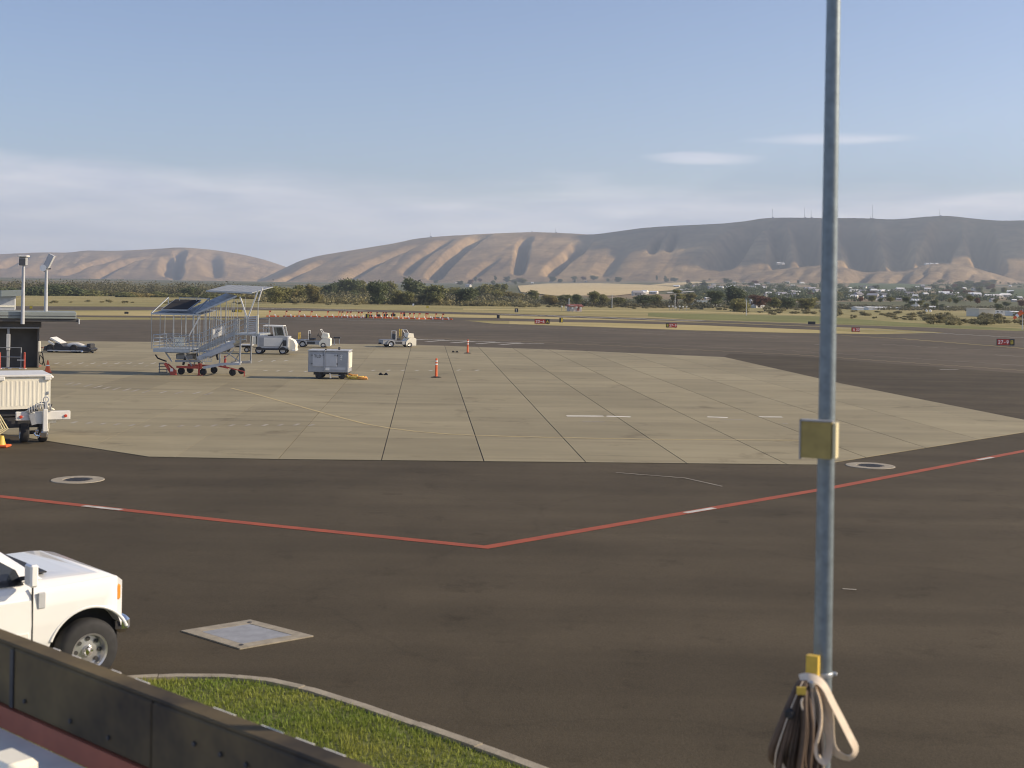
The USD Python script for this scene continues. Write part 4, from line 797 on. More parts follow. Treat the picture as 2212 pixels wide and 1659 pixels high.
# gabled lean-to behind
u0 = obj('upper_roof', MB().prism([spx(-200, 640)[[0, 2]], spx(44, 628.5)[[0, 2]], spx(44.5, 641)[[0, 2]], spx(-200, 654)[[0, 2]]], 2.6, 7), SHED_ROOF, sh)
obj('upper_wall', MB().prism([spx(-200, 674)[[0, 2]], spx(29, 674)[[0, 2]], spx(29, 642)[[0, 2]], spx(-200, 654)[[0, 2]]], 3.0, 6.6), LGREY, sh)
obj('upper_wall_band', MB().box(spx(-86, 665, 2.98), (6.4, .03, .12)), CREAM, sh)
for px_ in (6.5, 59.5):
    p = G(px_, 797); o = thing('bollard', 'thin red bollard at the %s of the shelter front' % ('far left' if px_ < 30 else 'right of the pipe rail'), 'bollard', (p[0], p[1] - .5, .02))
    obj('post', MB().tube([(0, 0, 0), (0, 0, .95)], .055, 10), RED, o); obj('cap', MB().tube([(0, 0, .95), (0, 0, 1.0)], [.055, .03], 10), RED, o); obj('foot', MB().box((0, 0, .015), (.2, .2, .03)), REFL, o)
p = G(29, 797); o = thing('pipe_rail', 'grey pipe rail frame standing before the dark shelter opening', 'railing', (p[0], p[1] - .3, .02))
obj('rail', MB().tube([(-.72, 0, 0), (-.72, 0, 1.25), (.55, 0, 1.25), (.55, 0, 0)], .03, 8), GREYP, o); obj('rail', MB().tube([(-.72, 0, .7), (.55, 0, .7)], .025, 8), GREYP, o); obj('rail', MB().tube([(-.72, 0, .08), (.55, 0, .08)], .025, 8), GREYP, o)
obj('notice_strip', MB().box((.55, -.04, .53), (.42, .02, .05)), WHITE, o)
for q in (-.5, -.1, .52): obj('foot', MB().rbox((q, 0, .03), (.14, .14, .05), .01), REFL, o)
p = G(83, 792); o = thing('hose_reel', 'red stand with hanging dark hose at the right of the shelter', 'hose stand', (p[0], p[1], .02))
obj('stand', MB().bar((-.1, 0, 0), (-.1, 0, 1.15), .09).bar((-.35, 0, 1.1), (.3, 0, 1.15), .04).box((-.1, 0, .02), (.4, .4, .04)), RED, o)
obj('hose', MB().tube([(.0, -.05, 1.0), (.25, -.05, .8), (.33, -.05, .4), (.25, -.05, .12), (.05, -.05, .25), (.1, -.05, .7), (.28, -.05, .5), (.4, -.05, .05)], .035, 7), RUBBER, o, smooth=50)

def lamp_mast(name, label, base, z0, z1, heads):
    o = thing(name, label, 'lamp mast', (base[0], base[1], 0)); obj('mast', MB().tube([(0, 0, z0), (0, 0, z1)], [.115, .085], 12), LGREY, o, smooth=40)
    for hh in heads: hh(o)
    return o
p = Pz(49, 690, sy - .62); ztop = Pz(47, 577, sy - .62)[2]
def head_box(o):
    h = obj('lamp_head', MB().rbox((-.02, .02, ztop + .35), (.42, .34, .52), .04), GREYP, o); obj('lens', MB().box((-.02, -.16, ztop + .30), (.36, .02, .36)), GLASSD, h); obj('hood', MB().rbox((.02, -.05, ztop + .64), (.56, .5, .10), .03), WHITE, h); obj('yoke', MB().bar((0, 0, ztop - .05), (0, 0, ztop + .12), .10), LGREY, h)
lamp_mast('apron_lamp', 'pale lamp mast with boxy grey head rising from the shelter roof edge', p, Pz(49, 700, sy - .62)[2], ztop, [head_box])
yb = sy + 1.9; p = Pz(99, 670, yb); zt2 = Pz(100, 582, yb)[2]
def head_two(o):
    h = obj('lamp_head', MB().box((.15, 0, zt2 + .50), (.34, .30, .85), np.array([[.9, 0, .43], [0, 1, 0], [-.43, 0, .9]])), LGREY, o)
    g = obj('lamp_head', MB().lathe([(.001, -.12), (.12, -.10), (.22, .10), (.001, .12)], (-.12, -.1, zt2 + .08), 'y', 16), GREYP, o, smooth=40); obj('lens', MB().lathe([(.001, -.01), (.2, 0), (.001, .01)], (-.12, -.24, zt2 + .08), 'y', 16), REFL, g); obj('yoke', MB().bar((-.25, 0, zt2), (.25, 0, zt2 + .05), .07), DARK, o)
lamp_mast('apron_lamp', 'pale lamp mast with two tilted floodlights rising from the back of the shelter roof', p, spx(0, 676)[2], zt2, [head_two])

# ---- traffic cone behind the cream trailer
p = G(103, 806)
def cone(loc, label):
    o = thing('traffic_cone', label, 'traffic cone', loc)
    obj('cone_body', MB().lathe([(.17, .03), (.165, .05), (.03, .70), (.001, .71)], n=16), ORANGE, o, smooth=40); obj('band', MB().lathe([(.112, .30), (.085, .44)], n=16), REFL, o, smooth=40); obj('base', MB().rbox((0, 0, .02), (.38, .38, .04), .01), ORANGE, o)
cone((p[0], p[1], .03), 'orange traffic cone peeking above the cream trailer roof')

# ---- cream trailer at the left edge
wx, wy = G(71, 957.5); QS = FPX / wy
tr = thing('service_trailer', 'cream ribbed service trailer with raised tow bar at the left edge', 'trailer', (wx, wy, .012), 27.0)
def qp(px, py, y=0): return np.array([(px - 71) / QS / .93, y, (958.5 - py) / QS])
xr, xl = qp(106, 0)[0], qp(106, 0)[0] - 4.6
zt_, zb_ = qp(0, 817)[2], qp(0, 887)[2]
obj('body', MB().prism(Polygon([(xl, zb_), (xr, zb_), (xr, zt_ - .04), (xr - .1, zt_), (xl + .1, zt_), (xl, zt_ - .04)]), .35, 2.5), CREAM, tr)
for k in range(34):
    xx = xr - .12 - k * .13
    if xx > xl + .1: obj('rib', MB().rbox((xx, .356, (zt_ + zb_) / 2 - .02), (.07, .024, zt_ - zb_ - .22), .015), CREAM, tr)
obj('roof_cap', MB().rbox(((xl + xr) / 2, 1.42, zt_ + .03), (xr - xl + .06, 2.3, .07), .02), WHITE, tr)
for q in (qp(100, 0)[0], qp(12, 0)[0]): obj('corner_bracket', MB().rbox((q, .30, zt_ - .05), (.20, .08, .13), .02), WHITE, tr); 
obj('corner_lamp', MB().lathe([(.001, -.05), (.05, 0), (.001, .05)], (xr + .03, .3, zt_ - .02), 'y', 12), REFL, tr, smooth=True)
obj('skirt', MB().prism(Polygon([(qp(96, 0)[0], qp(0, 908)[2]), (xr - .02, qp(0, 908)[2]), (xr - .02, qp(0, 930)[2]), (xr - .15, qp(0, 938.5)[2]), (qp(104, 0)[0], qp(0, 939)[2]), (qp(96, 0)[0], qp(0, 918)[2])]), .34, .40), CREAM, tr)
bm = obj('bumper_beam', MB().rbox(((qp(36, 0)[0] + qp(139, 0)[0]) / 2, -.25, (qp(0, 889)[2] + qp(0, 907.5)[2]) / 2), (qp(139, 0)[0] - qp(36, 0)[0], .16, .27), .015), WHITE, tr)
for q in (45.5, 130): obj('rear_light', MB().lathe([(.001, -.025), (.045, -.02), (.05, .02), (.001, .02)], (qp(q, 0)[0], -.345, qp(0, 899.5)[2]), 'y', 14), REDLENS, bm, smooth=40)
obj('plate', MB().rbox((qp(79, 0)[0], -.31, qp(0, 911)[2]), (.36, .05, .14), .01), WHITE, tr); obj('plate', MB().rbox((qp(105, 0)[0], -.20, qp(0, 911)[2]), (.26, .05, .12), .01), CREAM, tr)
tbr = obj('tow_bar', MB().rbox((qp(90.5, 0)[0], -.42, (qp(0, 884)[2] + qp(0, 931)[2]) / 2), (.145, .12, .70), .015), WHITE, tr)
obj('tow_eye', MB().tube([(qp(91.5, 0)[0] + .075 * math.cos(a), -.42, qp(0, 863)[2] + .085 * math.sin(a)) for a in np.linspace(0, 2 * np.pi, 19)], .022, 8).bar((qp(91.5, 0)[0], -.42, qp(0, 868)[2]), (qp(91, 0)[0], -.42, qp(0, 886)[2]), .07), LGREY, tbr, smooth=40)
obj('hinge_block', MB().rbox((qp(88, 0)[0], -.40, qp(0, 938)[2]), (.22, .16, .20), .03).cyl((qp(80, 0)[0], -.40, qp(0, 938)[2]), (qp(96, 0)[0], -.40, qp(0, 938)[2]), .05, 10), CHROME, tr)
obj('hinge_block', MB().tube([(qp(70, 0)[0], -.40, qp(0, 934)[2]), (qp(73, 0)[0], -.42, qp(0, 939)[2]), (qp(80, 0)[0], -.42, qp(0, 941)[2])], .03, 8).rbox((qp(75, 0)[0], -.38, qp(0, 931)[2]), (.12, .1, .1), .02), CHROME, tr)
obj('strut', MB().bar((qp(64, 0)[0], -.38, qp(0, 893)[2]), (qp(70, 0)[0], -.38, qp(0, 916)[2]), .15, .12), GREYP, tr)
a = np.linspace(0, 9 * 2 * np.pi, 150); l_ = np.linspace(0, 1, 150)
cx = np.interp(l_, [0, .55, .8, 1], [qp(58, 0)[0], qp(80, 0)[0], qp(91, 0)[0], qp(104, 0)[0]]); cz = np.interp(l_, [0, .55, .8, 1], [qp(0, 888)[2], qp(0, 876)[2], qp(0, 875)[2], qp(0, 882)[2]])
obj('coiled_hose', MB().tube(np.stack([cx, -.36 + .06 * np.cos(a), cz + .09 * np.sin(a)], 1), .022, 6), GREYP, tr, smooth=50)
obj('hose', MB().tube([(qp(52, 0)[0], -.3, qp(0, 890)[2]), (qp(66, 0)[0], -.38, qp(0, 882)[2]), (qp(78, 0)[0], -.4, qp(0, 872)[2]), (qp(88, 0)[0], -.42, qp(0, 872)[2]), (qp(98, 0)[0], -.4, qp(0, 880)[2]), (qp(108, 0)[0], -.3, qp(0, 886)[2])], .025, 7), CREAM, tr, smooth=50)
obj('lever', MB().bar((qp(101, 0)[0], -.25, qp(0, 886)[2]), (qp(104, 0)[0], -.25, qp(0, 874)[2]), .03), DARK, tr)
obj('hatch_latch', MB().rbox((qp(101, 0)[0], .33, qp(0, 853)[2]), (.06, .03, .10), .01), GREYP, tr); obj('hatch_latch', MB().rbox((qp(2, 0)[0], .30, qp(0, 843)[2]), (.16, .04, .05), .01), GREYP, tr)
obj('underframe', MB().box(((xl + xr) / 2 - .1, 1.3, zb_ - .12), (xr - xl - .5, 1.6, .22)).box((qp(56, 0)[0], .6, qp(0, 916)[2]), (1.2, .8, .3)), DARK, tr)
obj('axle', MB().cyl((qp(52, 0)[0], .25, .31), (qp(94, 0)[0], .25, .31), .06, 10), DARK, tr)
for q in (56, 91): wheel(tr, (qp(q, 0)[0], .25, .31), .31, .26, axis='x')
for q in (.8, 2.0): wheel(tr, (xl + .9, q, .31), .31, .24)
cage = MB()
for k, off in enumerate((0, .11, .2)):
    c0_ = qp(-26, 920, -.55); pts = [qp(-40, 912 + 6 * k, -.55), qp(3, 889 + 8 * k, -.55), qp(20 - 5 * k, 922, -.55), qp(-4, 940 - 5 * k, -.55), qp(-40, 950 - 5 * k, -.55)]
    cage.tube(pts, .024, 7)
obj('pipe_guard', cage, mat('yellow_pipe', (.70, .62, .36), .5), tr, smooth=40)
p = G(2, 967); o = thing('cone_base', 'orange and yellow fallen marker beside the cream trailer at the left edge', 'marker', (p[0], p[1], .02)); obj('base', MB().rbox((0, 0, .04), (.5, .4, .07), .02), ORANGE, o); obj('stub', MB().lathe([(.14, .07), (.08, .34), (.001, .35)], n=14), YELLOW, o, smooth=40)

# chocks and rope left on the concrete
for (px, py), lab in (((828, 811), 'dark wheel chocks lying on the concrete left of the nearer orange post'), ((983, 762), 'dark wheel chock lying beside the farther orange post')):
    p = G(px, py); o = thing('wheel_chock', lab, 'wheel chock', (p[0], p[1], .03))
    for k, q in enumerate((-.16, .16)): obj('wedge', MB().prism([(q - .12, 0), (q + .12, 0), (q + .04, .13), (q - .04, .13)], -.1, .1), RUBBER, o)
    obj('rope', MB().tube([(-.16, 0, .12), (-.05, .1, .04), (.08, -.06, .04), (.16, 0, .12)], .018, 6), STRAPB, o)
# ---- orange delineator posts
for (px, py), lab in (((942, 816.5), 'orange delineator post on the open concrete nearer the camera'), ((1010, 764), 'orange delineator post farther away near the concrete edge')):
    p = G(px, py); o = thing('delineator_post', lab, 'delineator post', (p[0], p[1], .03), 0, 'orange delineator posts')
    obj('post', MB().lathe([(.085, .05), (.075, .1), (.055, 1.00), (.06, 1.05), (.045, 1.10), (.001, 1.11)], n=16), ORANGE, o, smooth=40)
    for z in (.72, .90): obj('band', MB().lathe([(.070, z), (.067, z + .08)], n=16), REFL, o)
    obj('base', MB().lathe([(.30, 0), (.30, .03), (.10, .07), (.001, .07)], n=8), RUBBER, o)

# ---- covers set in the asphalt
LIDM = mat('iron_lid', (.15, .125, .095), .75, var=.2, scale=8)
def disc(name, label, px, py, ro, ri):
    p = G(px, py); o = thing(name, label, 'manhole cover', (p[0], p[1], .0))
    obj('collar', MB().lathe([(ri, .010), (ri + .01, .024), (ro - .01, .024), (ro, .010)], n=40), CONCR, o); l = obj('lid', MB().lathe([(.001, .021), (ri - .03, .021), (ri - .012, .012)], n=40), LIDM, o)
    for k in range(-3, 4): obj('lid_bar', MB().box((0, k * ri * .24, .023), (1.9 * math.sqrt(max(ri * ri * .8 - (k * ri * .24) ** 2, .01)), .04, .008)), DARK, l)
disc('manhole', 'round manhole with pale concrete collar above the left end of the red line', 168, 1037.5, .66, .36)
disc('manhole', 'round manhole with pale concrete collar right of the galvanized pole', 1880, 1007, .72, .40)
c4 = [np.array(G(*p)) for p in ((391, 1366), (541, 1342), (677, 1377), (518, 1405))]; cc = sum(c4) / 4
va = thing('vault_cover', 'square steel vault cover with pale concrete frame set in the asphalt', 'vault cover', (cc[0], cc[1], 0))
outer = Polygon([tuple(q - cc) for q in c4]); inner = affinity.scale(outer, .70, .70)
obj('frame', MB().slab(outer.difference(inner), .008, .028), CONCR, va); obj('plate', MB().slab(inner.buffer(-.012), .008, .025), STEELP, va)
for q in (c4[1], c4[3]): q = (q - cc) * .78; obj('lifting_eye', MB().lathe([(.035, .025), (.03, .032), (.001, .03)], (q[0], q[1], .003), n=14), DARK, va)

# ================================================================== FOREGROUND
# ---- white pickup
th = 43.0; ca, sa = math.cos(math.radians(th)), math.sin(math.radians(th))
w0 = np.array(G(183, 1474)); o0 = w0 + .86 * np.array([-sa, ca])
pk = thing('pickup_truck', 'white pickup truck with chrome wheel at the lower left beside the building', 'pickup', (o0[0], o0[1], .012), th)
prof = Polygon([(.52, .50), (.58, .62), (.60, .90), (.58, 1.06), (.50, 1.20), (.36, 1.295), (.14, 1.355), (-.15, 1.39), (-.45, 1.415), (-.60, 1.42), (-.80, 1.39), (-2.95, 1.38), (-3.0, 1.44), (-4.95, 1.44), (-5.0, .68), (-4.85, .55), (-1.0, .46)]).buffer(-.04).buffer(.04)
def ext_y(poly, y0, y1):
    m = trimesh.creation.extrude_polygon(poly, y1 - y0, engine='earcut'); v = np.array(m.vertices); v = np.stack([v[:, 0], y1 - v[:, 2], v[:, 1]], 1)
    m2 = Manifold(manifold3d.Mesh(np.asarray(v, np.float32), np.asarray(m.faces, np.uint32))); return m2
def ext_x(poly, x0, x1):
    m = trimesh.creation.extrude_polygon(poly, x1 - x0, engine='earcut'); v = np.array(m.vertices); v = np.stack([v[:, 2] + x0, v[:, 0], v[:, 1]], 1)
    return Manifold(manifold3d.Mesh(np.asarray(v, np.float32), np.asarray(m.faces, np.uint32)))
def ext_z(poly, z0, z1):
    m = trimesh.creation.extrude_polygon(poly, z1 - z0, engine='earcut'); return Manifold(manifold3d.Mesh(np.asarray(np.array(m.vertices) + (0, 0, z0), np.float32), np.asarray(m.faces, np.uint32)))
a_ = np.linspace(0, 1, 9)
half = [(.95, .40), (.985, .62), (1.0, .85), (.995, 1.05), (.975, 1.20), (.93, 1.31), (.84, 1.375), (.6, 1.415), (.3, 1.435), (0, 1.44)]
front = Polygon(half + [(-y, z) for y, z in reversed(half)])
front2 = front.union(sbox(-.93, 1.2, .93, 1.5))
plan = Polygon([(-5.1, -1.02), (.0, -1.02), (.22, -.99), (.38, -.93), (.50, -.82), (.57, -.6), (.61, -.3), (.62, 0), (.61, .3), (.57, .6), (.50, .82), (.38, .93), (.22, .99), (.0, 1.02), (-5.1, 1.02)])
try:
    bodym = (ext_y(prof, -1.1, 1.1) ^ ext_x(front2 if False else front, -2.98, 1.0) ^ ext_z(plan, 0, 2)) + (ext_y(prof, -1.1, 1.1) ^ ext_x(front2, -5.2, -2.97) ^ ext_z(plan, 0, 2))
    for ax in (0.0, -3.75):
        for s in (-1, 1):
            bodym -= Manifold.cylinder(.6, .53, .53, 40).rotate((90, 0, 0)).translate((ax, s * .95 + .3, .43))
    bodym -= Manifold.cube((1.75, 1.6, .5)).translate((-4.88, -.8, 1.0))
    bodyb = MB().man(bodym)
except Exception as e:
    print('truck boolean failed', e); bodyb = MB().prism(prof, -1, 1)
obj('body', bodyb, TRUCKW, pk, smooth=32)
for s in (-1, 1):
    for ax in (0.0, -3.75):
        a = np.linspace(.42, np.pi - .35, 22)
        obj('wheel_arch_lip', MB().tube(np.stack([ax + .535 * np.cos(a), 0 * a + s * .985, .43 + .535 * np.sin(a)], 1), .022, 8), TRUCKW, pk, smooth=50)
        obj('wheel_well', MB().lathe([(.001, -.05), (.52, -.05), (.52, .30)], (ax, s * .62, .43), 'y', 26), RUBBER, pk)
        tw = wheel(pk, (ax, s * .87, .40), .40, .26, rimr=.58, rim=RIM, n=40)
        for q in range(8):
            a = q * np.pi / 4; obj('rim_hole', MB().lathe([(.001, -.006), (.028, -.006), (.028, .004), (.001, .004)], (ax + .155 * math.cos(a), s * (.87 + .062), .40 + .155 * math.sin(a)), 'y', 10), BLACKP, tw)
        obj('hub_cap', MB().lathe([(.001, -.02), (.05, -.012), (.065, .02), (.001, .02)] if s < 0 else [(.065, -.02), (.05, .012), (.001, .02)], (ax, s * .965, .40), 'y', 16), CHROME, tw, smooth=40)
# cab
CX = .26
cp = []
for (x, y, z) in ((-.84, .90, 1.38), (-2.97, .90, 1.38), (-1.66, .70, 1.94), (-1.80, .66, 1.99), (-2.80, .70, 1.94), (-2.70, .66, 1.99), (-1.58, .5, 1.97)):
    cp += [(x + CX, y, z), (x + CX, -y, z)]
obj('cab', MB().hull(cp), TRUCKW, pk)
def lerp(a, b, t): return np.array(a) * (1 - t) + np.array(b) * t
def panel(pts, off, m, nm, parent):
    P = np.array(pts, float); n = np.cross(P[1] - P[0], P[2] - P[0]); n /= np.linalg.norm(n); c = P.mean(0)
    if n @ (c - np.array([-2, 0, 1.2])) < 0: n = -n
    k = len(P); v = np.vstack([P + n * off, P - n * .01]); f = [[0, i, i + 1] for i in range(1, k - 1)] + [[k + i, (i + 1) % k, i] for i in range(k)] + [[k + i, k + (i + 1) % k, (i + 1) % k] for i in range(k)]
    return obj(nm, MB().add(v, f), m, parent)
for s in (-1, 1):
    def sd(x, z):                                                # a point on the sloping side of the cab
        return (x + CX, s * (.90 - .20 * (z - 1.38) / .56 + .004), z)
    panel([sd(-1.08, 1.34), sd(-1.14, 1.42), sd(-1.34, 1.42), sd(-1.46, 1.36), sd(-2.0, 1.36), sd(-2.0, 1.88), sd(-1.70, 1.88), sd(-1.16, 1.52)], .004, GLASSD, 'side_window', pk)
    panel([sd(-2.12, 1.42), sd(-2.80, 1.42), sd(-2.74, 1.88), sd(-2.12, 1.88)], .004, GLASSD, 'side_window', pk)
    dr = obj('door', MB().slab(sbox(-2.02 + CX, s * .995 - .012, -1.02 + CX, s * .995 + .012), .60, 1.16), TRUCKW, pk)
    for x in (-1.00, -2.05): obj('door_gap', MB().box((x + CX, s * .990, .92), (.012, .03, .78)), BLACKP, dr)
    obj('handle', MB().rbox((-1.85 + CX, s * 1.015, 1.10), (.2, .04, .05), .015), CHROME, dr)
    obj('side_moulding', MB().rbox((-1.52 + CX, s * 1.008, .74), (.95, .03, .075), .012), WHITE, dr)
    obj('fender_badge', MB().rbox((-.63, s * .997, 1.14), (.10, .03, .20), .012), LGREY, pk)
    obj('step_bar', MB().tube([(-.72, s * .98, .47), (-.85, s * 1.03, .46), (-2.9, s * 1.03, .46), (-3.05, s * .98, .47)], .04, 10), CHROME, pk, smooth=50)
    mi = obj('mirror', MB().rbox((-1.08 + CX, s * 1.14, 1.50), (.10, .20, .27), .022), TRUCKW, pk); obj('mirror_arm', MB().bar((-1.10 + CX, s * .90, 1.42), (-1.10 + CX, s * 1.08, 1.46), .05), BLACKP, mi)
    obj('headlight', MB().rbox((.43, s * .70, 1.04), (.14, .26, .20), .05), REFL, pk); obj('marker_light', MB().rbox((.40, s * .905, 1.08), (.07, .05, .20), .02), AMBER, pk)
    obj('tail_light', MB().rbox((-4.99, s * .88, 1.15), (.06, .14, .42), .02), REDLENS, pk)
obj('windscreen', MB().add([(-.87 + CX, -.80, 1.425), (-.87 + CX, .80, 1.425), (-1.57 + CX, .60, 1.925), (-1.57 + CX, -.60, 1.925)], [[0, 1, 2, 3]]), GLASSD, pk)
obj('wiper_cowl', MB().rbox((-.80 + CX, 0, 1.425), (.16, 1.5, .02), .008), BLACKP, pk)
obj('grille', MB().rbox((.60, 0, 1.0), (.06, 1.0, .30), .02), DARK, pk); obj('front_bumper', MB().rbox((.54, 0, .62), (.20, 1.66, .22), .06), CHROME, pk); obj('rear_bumper', MB().rbox((-5.08, 0, .62), (.2, 1.86, .2), .05), CHROME, pk)

# ---- roof edge just below the camera
pa, pb = np.array(G(0, 1378, 2.2)), np.array(G(740, 1659, 2.2))
d_ = (pb - pa) / np.linalg.norm(pb - pa); ang = math.degrees(math.atan2(d_[1], d_[0]))
rf = thing('roof_edge', 'dark brown roof parapet with red flashing and pale clips at the lower left corner', 'roof', (pa[0], pa[1], 0), ang)
Lr0, Lr1 = -3.5, 5.6
E_ = [-3.5, -1.6, .35, 2.2, 4.0, 5.6]
for k in range(5): obj('parapet_panel', MB().rbox(((E_[k] + E_[k + 1]) / 2, -.04, 1.97), (E_[k + 1] - E_[k] - .008, .07, .46), .012), ROOFDK, rf)
obj('parapet_cap', MB().rbox(((Lr0 + Lr1) / 2, .02, 2.21), (Lr1 - Lr0, .16, .03), .01), ROOFDK, rf)
for px_, py_, L in ((97, 1411, .10), (139, 1427, .12), (218, 1461, .12), (276, 1482, .18), (449, 1550, .24), (557, 1588, .22), (630, 1614, .18), (693, 1638, .2)):
    q = np.array(G(px_, py_, 2.2)); obj('clip', MB().rbox(((q - pa) @ d_, .105, 2.195), (L, .05, .035), .006), WHITE, rf)
for x in (-.6, .55, 1.2, 1.7, 2.7, 2.98, 3.24, 3.5, 3.8): obj('bolt', MB().lathe([(.018, -.085), (.016, -.095), (.001, -.098)], (x, 0, 2.04 if x > 2.5 else 1.84), 'y', 8), DARK, rf)
obj('flashing', MB().prism(Polygon([(Lr0, 1.57), (Lr1, 1.57), (Lr1, 1.735), (Lr0, 1.735)]), -.10, -.02), FLASH, rf)
obj('upright_joint', MB().box((.35, -.083, 1.97), (.05, .012, .44)), DARK, rf)
obj('roof_deck', MB().box(((Lr0 + Lr1) / 2, -2.1, 1.515), (Lr1 - Lr0, 4.0, .10)), ROOFW, rf)
hq = np.array(G(22, 1640, 1.95)) - pa; obj('roof_hatch', MB().rbox((hq @ d_, hq @ np.array([-d_[1], d_[0]]), 1.76), (.34, .24, .42), .04), CREAM, rf)
obj('wall_below', MB().box(((Lr0 + Lr1) / 2, -.06, .72), (Lr1 - Lr0, .12, 1.44)), CREAM, rf)
obj('vent_dome', MB().lathe([(.001, .22), (.07, .2), (.11, .12), (.12, 0), (.001, 0)], (-.25, -.5, 1.56), n=18), CREAM, rf, smooth=40)

# ---- tall galvanized pole on the right
PY = 8.2
pbase = Pz(1787, 829, PY)
pole = thing('light_pole', 'tall tapered galvanized pole rising the whole height at the right', 'pole', (pbase[0], PY, 0))
zz = np.linspace(0, 9.0, 13); obj('shaft', MB().tube(np.stack([0 * zz, 0 * zz, zz], 1), np.interp(zz, [0, 2, 7, 9], [.064, .060, .044, .038]), 28), POLEM, pole, smooth=50)
obj('base_plate', MB().box((0, 0, .02), (.34, .34, .03)), GALV, pole)
zhi, zlo = Pz(1765, 911, PY - .15)[2], Pz(1765, 990, PY - .15)[2]
def R2(a): a = math.radians(a); return np.array([[math.cos(a), -math.sin(a), 0], [math.sin(a), math.cos(a), 0], [0, 0, 1]])
cb = Pz(1764, 950, PY - .16); cb[0] -= pbase[0]; cb[1] -= PY
bx_ = obj('sign_box', MB().box(cb, (.19, .05, zhi - zlo), R2(-24)), mat('olive_yellow', (.36, .275, .085), .6, var=.15, scale=9), pole, label='yellow box fixed to the pole')
obj('box_rim', MB().box(cb + R2(-24) @ np.array([-.099, .0, 0]), (.008, .06, zhi - zlo + .02), R2(-24)).box(cb + R2(-24) @ np.array([0, 0, (zhi - zlo) / 2 + .006]), (.205, .06, .008), R2(-24)), GREYP, bx_)
obj('side_plate', MB().box(cb + R2(-24) @ np.array([.112, .03, 0]), (.02, .10, zhi - zlo - .01), R2(-24)), mat('pale_yellow', (.68, .60, .36), .5), bx_)
cb2 = Pz(1756, 1442, PY - .09); cb2[0] -= pbase[0]; cb2[1] -= PY
br = obj('bracket', MB().box(cb2, (.075, .05, .155), R2(-30)), YELLOW, pole, label='yellow cable hook bracket on the pole')
obj('band', MB().lathe([(.0625, 2.575), (.066, 2.58), (.066, 2.60), (.0625, 2.605)], n=28), GALV, pole); obj('band_bolt', MB().rbox((.074, -.01, 2.592), (.03, .03, .02), .005), GALV, pole)
obj('hook_arm', MB().tube([(-.06, -.06, 2.58), (-.10, -.16, 2.56), (-.12, -.22, 2.57), (-.13, -.25, 2.61)], .012, 8), GALV, br)
# the looped straps and cables that hang from its hook
hx, hy = pbase[0] - .12, PY - .16
st_ = thing('cable_bundle', 'bundle of tan and brown looped cable straps hanging on the pole hook', 'cable bundle', (hx, hy, 2.56))
def wp(px, py, y=0.0):
    q = Pz(px, py, hy + y); return q - np.array([hx, hy, 2.56])
def spline(P, n=60):
    from scipy.interpolate import CubicSpline
    P = np.array(P, float); t = np.r_[0, np.cumsum(np.linalg.norm(np.diff(P, axis=0), axis=1))]; return CubicSpline(t, P)(np.linspace(0, t[-1], n))
def ribbon(pts, w, m, nm, twist=(0, 0), th=.006):
    P = spline(pts); T = np.gradient(P, axis=0); T /= np.linalg.norm(T, axis=1, keepdims=True)
    tw = np.linspace(*twist, len(P)); V = []
    for p, t, a in zip(P, T, tw):
        side = np.array([0, -1.0, 0]); side = side - t * (side @ t); side /= np.linalg.norm(side); nrm = np.cross(t, side)
        d = side * math.cos(a) + nrm * math.sin(a); e = np.cross(t, d)
        V += [p + d * w / 2 + e * th / 2, p - d * w / 2 + e * th / 2, p - d * w / 2 - e * th / 2, p + d * w / 2 - e * th / 2]
    n = len(P); F = []
    for i in range(n - 1):
        for k in range(4): F.append([4 * i + k, 4 * i + (k + 1) % 4, 4 * i + 4 + (k + 1) % 4, 4 * i + 4 + k])
    return obj(nm, MB().add(V, F), m, st_, smooth=40)
ribbon([wp(1728, 1467, .02), wp(1748, 1464, .0), wp(1770, 1472, -.02), wp(1792, 1505, -.03), wp(1820, 1560, -.03), wp(1843, 1605, -.03), wp(1848, 1622, -.02), wp(1838, 1636, -.02), wp(1820, 1634, .0), wp(1803, 1622, .02), wp(1792, 1570, .03), wp(1784, 1512, .03), wp(1768, 1475, .02)], .062, STRAPT, 'strap', (.75, .95))
ribbon([wp(1760, 1470, .03), wp(1774, 1530, .0), wp(1768, 1590, -.02), wp(1762, 1620, -.03), wp(1770, 1640, -.02), wp(1782, 1645, .0), wp(1790, 1625, .02), wp(1785, 1570, .04), wp(1770, 1490, .04)], .05, STRAPT, 'strap', (.5, .9))
ribbon([wp(1750, 1470, .0), wp(1758, 1540, -.03), wp(1752, 1610, -.05), wp(1738, 1660, -.05), wp(1736, 1720, -.03), wp(1755, 1760, .0), wp(1770, 1700, .03), wp(1768, 1560, .04), wp(1756, 1475, .03)], .05, STRAPT, 'strap', (.4, .8))
rr = np.random.default_rng(12)
for k, (ex, ey) in enumerate(((1668, 1640), (1680, 1668), (1690, 1700), (1700, 1650), (1710, 1710), (1722, 1676), (1735, 1716), (1745, 1660), (1716, 1690), (1754, 1700))):
    y0 = rr.uniform(-.06, .06); sx_ = 1736 + k * 1.6 - 6
    mid = [wp(sx_ - (sx_ - ex) * .45, 1530, y0 - .05), wp(sx_ - (sx_ - ex) * .85, 1590, y0 - .07)]
    back = [wp(ex + 16, ey - 12, y0 + .03), wp(ex + 14 + (sx_ - ex) * .3, 1590, y0 + .05), wp(sx_ + 6, 1500, .05)]
    P = [wp(sx_, 1474, 0)] + mid + [wp(ex, ey, y0 - .03), wp(ex + 8, ey + 6, y0)] + back
    if k % 3 == 1: ribbon(P, .045, STRAPT if k in (1,) else STRAPB, 'strap', (.2, .7))
    else: obj('cable', MB().tube(spline(P), .017 + .006 * rr.random(), 9), STRAPB, st_, smooth=50)
